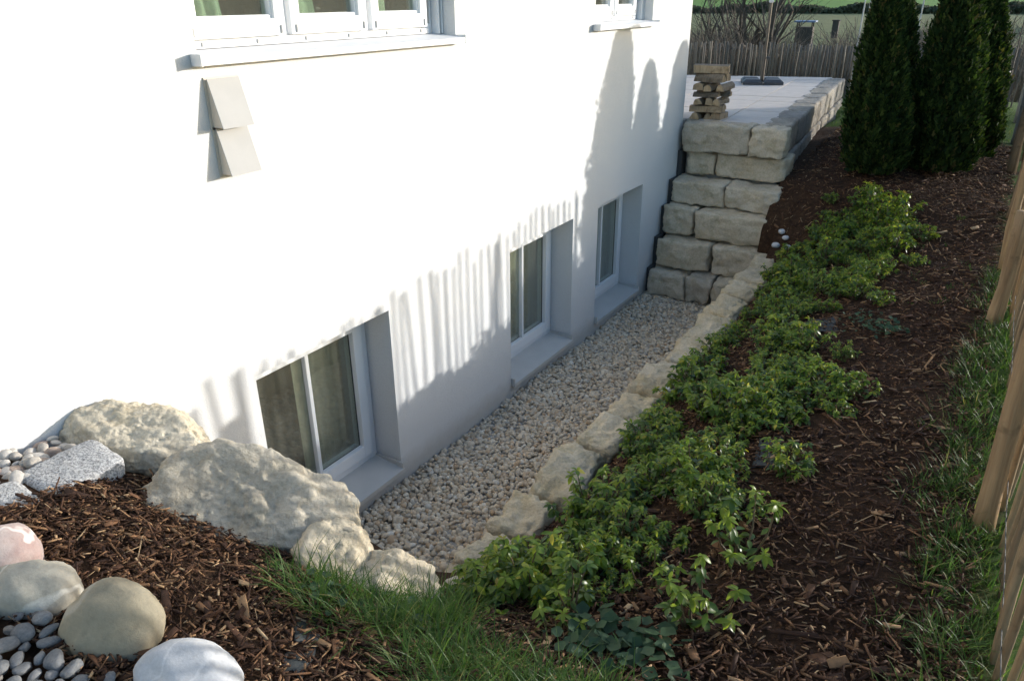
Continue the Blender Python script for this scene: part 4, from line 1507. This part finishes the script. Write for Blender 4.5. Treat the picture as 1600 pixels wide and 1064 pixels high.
def bare(name, me, x, y, s, rz, label, cat, group, trunk=None):
    e = empty(name, (x, y, h(x, y)), (0, 0, rz), label, cat, group)
    e.scale = (s, s, s)
    obj('branches', me, e)
    if trunk:
        obj('trunk', trunk, e)
    return e
BT = [setm(branchy(50 + k, 4.4, 4 + k % 2, .075, .35), 'bark_dark') for k in range(3)]
TS = setm(MB().tube([(0, 0, -.2), (.01, 0, .0), (0, .01, .12)], [.13, .11, .09], 8).mesh('trunk'), 'bark_dark')
def ray_ground(u, y):
    """x of the ground line seen at picture column u (of 1600), at distance y"""
    d = f_ + r_ * ((u - 800) / FPX) - u_ * ((60 - 532) / FPX)
    return CAM.x + d.x * (y - CAM.y) / d.y
for k, (u, y, s, lab) in enumerate(((1192, 16.5, 1.0, 'many-stemmed bare tree behind the parasol pole'), (1172, 17.5, .9, 'bare tree left of the parasol pole, beyond the fence'),
                                    (1140, 18.5, .95, 'bare tree beside the house corner, beyond the fence'), (1110, 20, .8, 'slender bare tree nearest the house corner, beyond the fence'))):
    bare('bare_tree', BT[k % 3], ray_ground(u, y), y, s, k * 1.3, lab, 'tree', 'bare trees beyond the fence', TS)
SH = [setm(branchy(80 + k, 2.2, 22, .014, .6, 3, .6, .007), ['twig', 'twig_red'][k % 2]) for k in range(4)]
SHH = [max(v.co.z for v in me.vertices) * .92 for me in SH]
r5 = random.Random(31)
for k in range(84):
    u = 1075 + 560 * ((k * .618) % 1)
    y = r5.uniform(13.5, 32)
    vt = r5.uniform(15, 55) if u < 1215 else (r5.uniform(36, 60) if u < 1330 else r5.uniform(12, 55))
    zt = CAM.z - (vt + 12) / FPX * (y - CAM.y) * 1.1
    bare('bare_bush', SH[k % 4], ray_ground(u, y), y, max(.3, (zt - h(0, y)) / SHH[k % 4]), r5.uniform(0, 6.3), 'twiggy leafless bush in the scrub beyond the back fence', 'bush', 'leafless bushes beyond the fence')
BB = [setm(branchy(95 + k, 1.6, 1, .012, .2, 3, .5), 'twig_red') for k in range(2)]
for k, (u, y, lab) in enumerate(((1340, 15.5, 'thin white birch stem left of the first thuja'), (1349, 15.9, 'thinner birch stem close beside the first thuja'), (1433, 15, 'thin white birch stem seen between the two front thujas'))):
    x = ray_ground(u, y)
    e = empty('birch_tree', (x, y, h(x, y)), (0, 0, k), lab, 'tree', 'young birches beyond the fence')
    obj('trunk', MB().tube([(0, 0, -.1), (.02, .01, 1.2), (.04, -.02, 2.6), (.1, .02, 4.4)], [.017, .015, .012, .006], 8), e, mats='birch')
    br = obj('branches', BB[k % 2], e, (.03, 0, 2.4))

def hut(x, y, w_, d_, zb, hh, label):
    e = empty('garden_hut', (x, y, 0), (0, 0, .1), label, 'hut')
    obj('wall', MB().box((-w_ / 2, -d_ / 2, -.1), (w_ / 2, d_ / 2, hh), bev=.01), e, mats='hut_wood')
    for sx in (-1, 1):
        for sy in (-1, 1):
            obj('post', MB().box((sx * w_ * .42 - .03, sy * d_ * .42 - .03, hh + .002), (sx * w_ * .42 + .03, sy * d_ * .42 + .03, hh + .25)), e, mats='hut_wood')
    obj('roof', MB().box((-w_ * .62, -d_ * .7, hh + .252), (w_ * .62, d_ * .7, hh + .33), bev=.01), e, mats='blue_roof')
    return e
hut(ray_ground(1256, 46), 46, .92, .9, 0, 1.22, 'dark shed with flat blue roof in the meadow')
e = empty('garden_box', (ray_ground(1303, 60), 60, 0), (0, 0, 0), 'narrow dark brown box standing in the meadow right of the blue-roofed shed', 'box')
obj('body', MB().box((-.21, -.2, -.1), (.21, .2, 1.15), bev=.01), e, mats='hut_wood')
obj('lid', MB().box((-.27, -.25, 1.152), (.27, .25, 1.22), bev=.01), e, mats='hut_wood')

def hedge():
    rs = np.random.RandomState(3)
    N = 26000
    X = rs.uniform(-130, 60, N)
    Y = 141 + rs.normal(0, .8, N) + X * .02
    Z = rs.uniform(0, 1, N) ** .8 * (1.25 + .35 * np.sin(X * .31) + .25 * np.sin(X * .9 + 1))
    V = np.array([(-.5, 0, -.35), (.5, 0, -.3), (.4, .1, .4), (-.35, -.1, .45)])
    F = np.array([(0, 1, 2, 3)])
    V, F = scatter(V, F, rotmats(N), rs.uniform(.25, .6, N)[:, None] * np.ones((1, 3)), np.stack([X, Y, Z], -1))
    o = obj('hedge', np_mesh('hedge', V, F), mats='hedge_leaf')
    tag(o, 'dark clipped field hedge running across the meadow', 'hedge', kind='stuff')
hedge()

def added_tree_belt():  # unseen belt added so the upper panes reflect dark foliage, not sky glow
    rs = np.random.RandomState(8)
    N = 9000
    A = rs.uniform(math.radians(8), math.radians(100), N)
    Rr = 95 + rs.normal(0, 2.5, N)
    Z = rs.uniform(0, 1, N) * (4.2 + 1.2 * np.sin(A * 40) + .8 * np.sin(A * 91 + 1))
    V = np.array([(-.5, 0, -.35), (.5, 0, -.3), (.4, .1, .4), (-.35, -.1, .45)])
    F = np.array([(0, 1, 2, 3)])
    V, F = scatter(V, F, rotmats(N), rs.uniform(.7, 1.6, N)[:, None] * np.ones((1, 3)), np.stack([Rr * np.sin(A), Rr * np.cos(A), Z], -1))
    o = obj('added_tree_belt', np_mesh('added_tree_belt', V, F), mats='hedge_leaf')
    tag(o, 'added belt of trees out of view to the right, darkening the window reflections', 'trees', kind='stuff')
added_tree_belt()

# wire support and crumpled sack near the far fence corner
e = empty('wire_trellis', (2.86, 10.2, h(2.86, 10.2)), (0, 0, .1), 'thin dark wire plant support right of the thujas', 'trellis')
obj('rod', MB().tube([(0, 0, -.1), (0, 0, 1.75)], [.007, .007], 6), e, mats='bark_dark')
obj('rod', MB().tube([(-.5, .02, -.1), (-.5, .02, 1.75)], [.007, .007], 6), e, mats='bark_dark')
for zz in (.35, .75, 1.12, 1.45):
    obj('bar', MB().tube([(-.5, .011, zz), (.0, .008, zz)], [.005, .005], 6), e, mats='bark_dark')
e = empty('crumpled_sack', (2.70, 11.1, h(2.70, 11.1)), (0, 0, .3), 'crumpled white and red sack by the far end of the stake fence', 'sack')
obj('bag', rock_mesh('bag', 950, 4, (.30, .26, .42), 5, .12, .08), e, (0, 0, .55), mats='sack_white')
obj('print_panel', rock_mesh('print_panel', 951, 3, (.2, .22, .16), 5, .1, .06), e, (.06, -.06, .40), mats='sack_red')
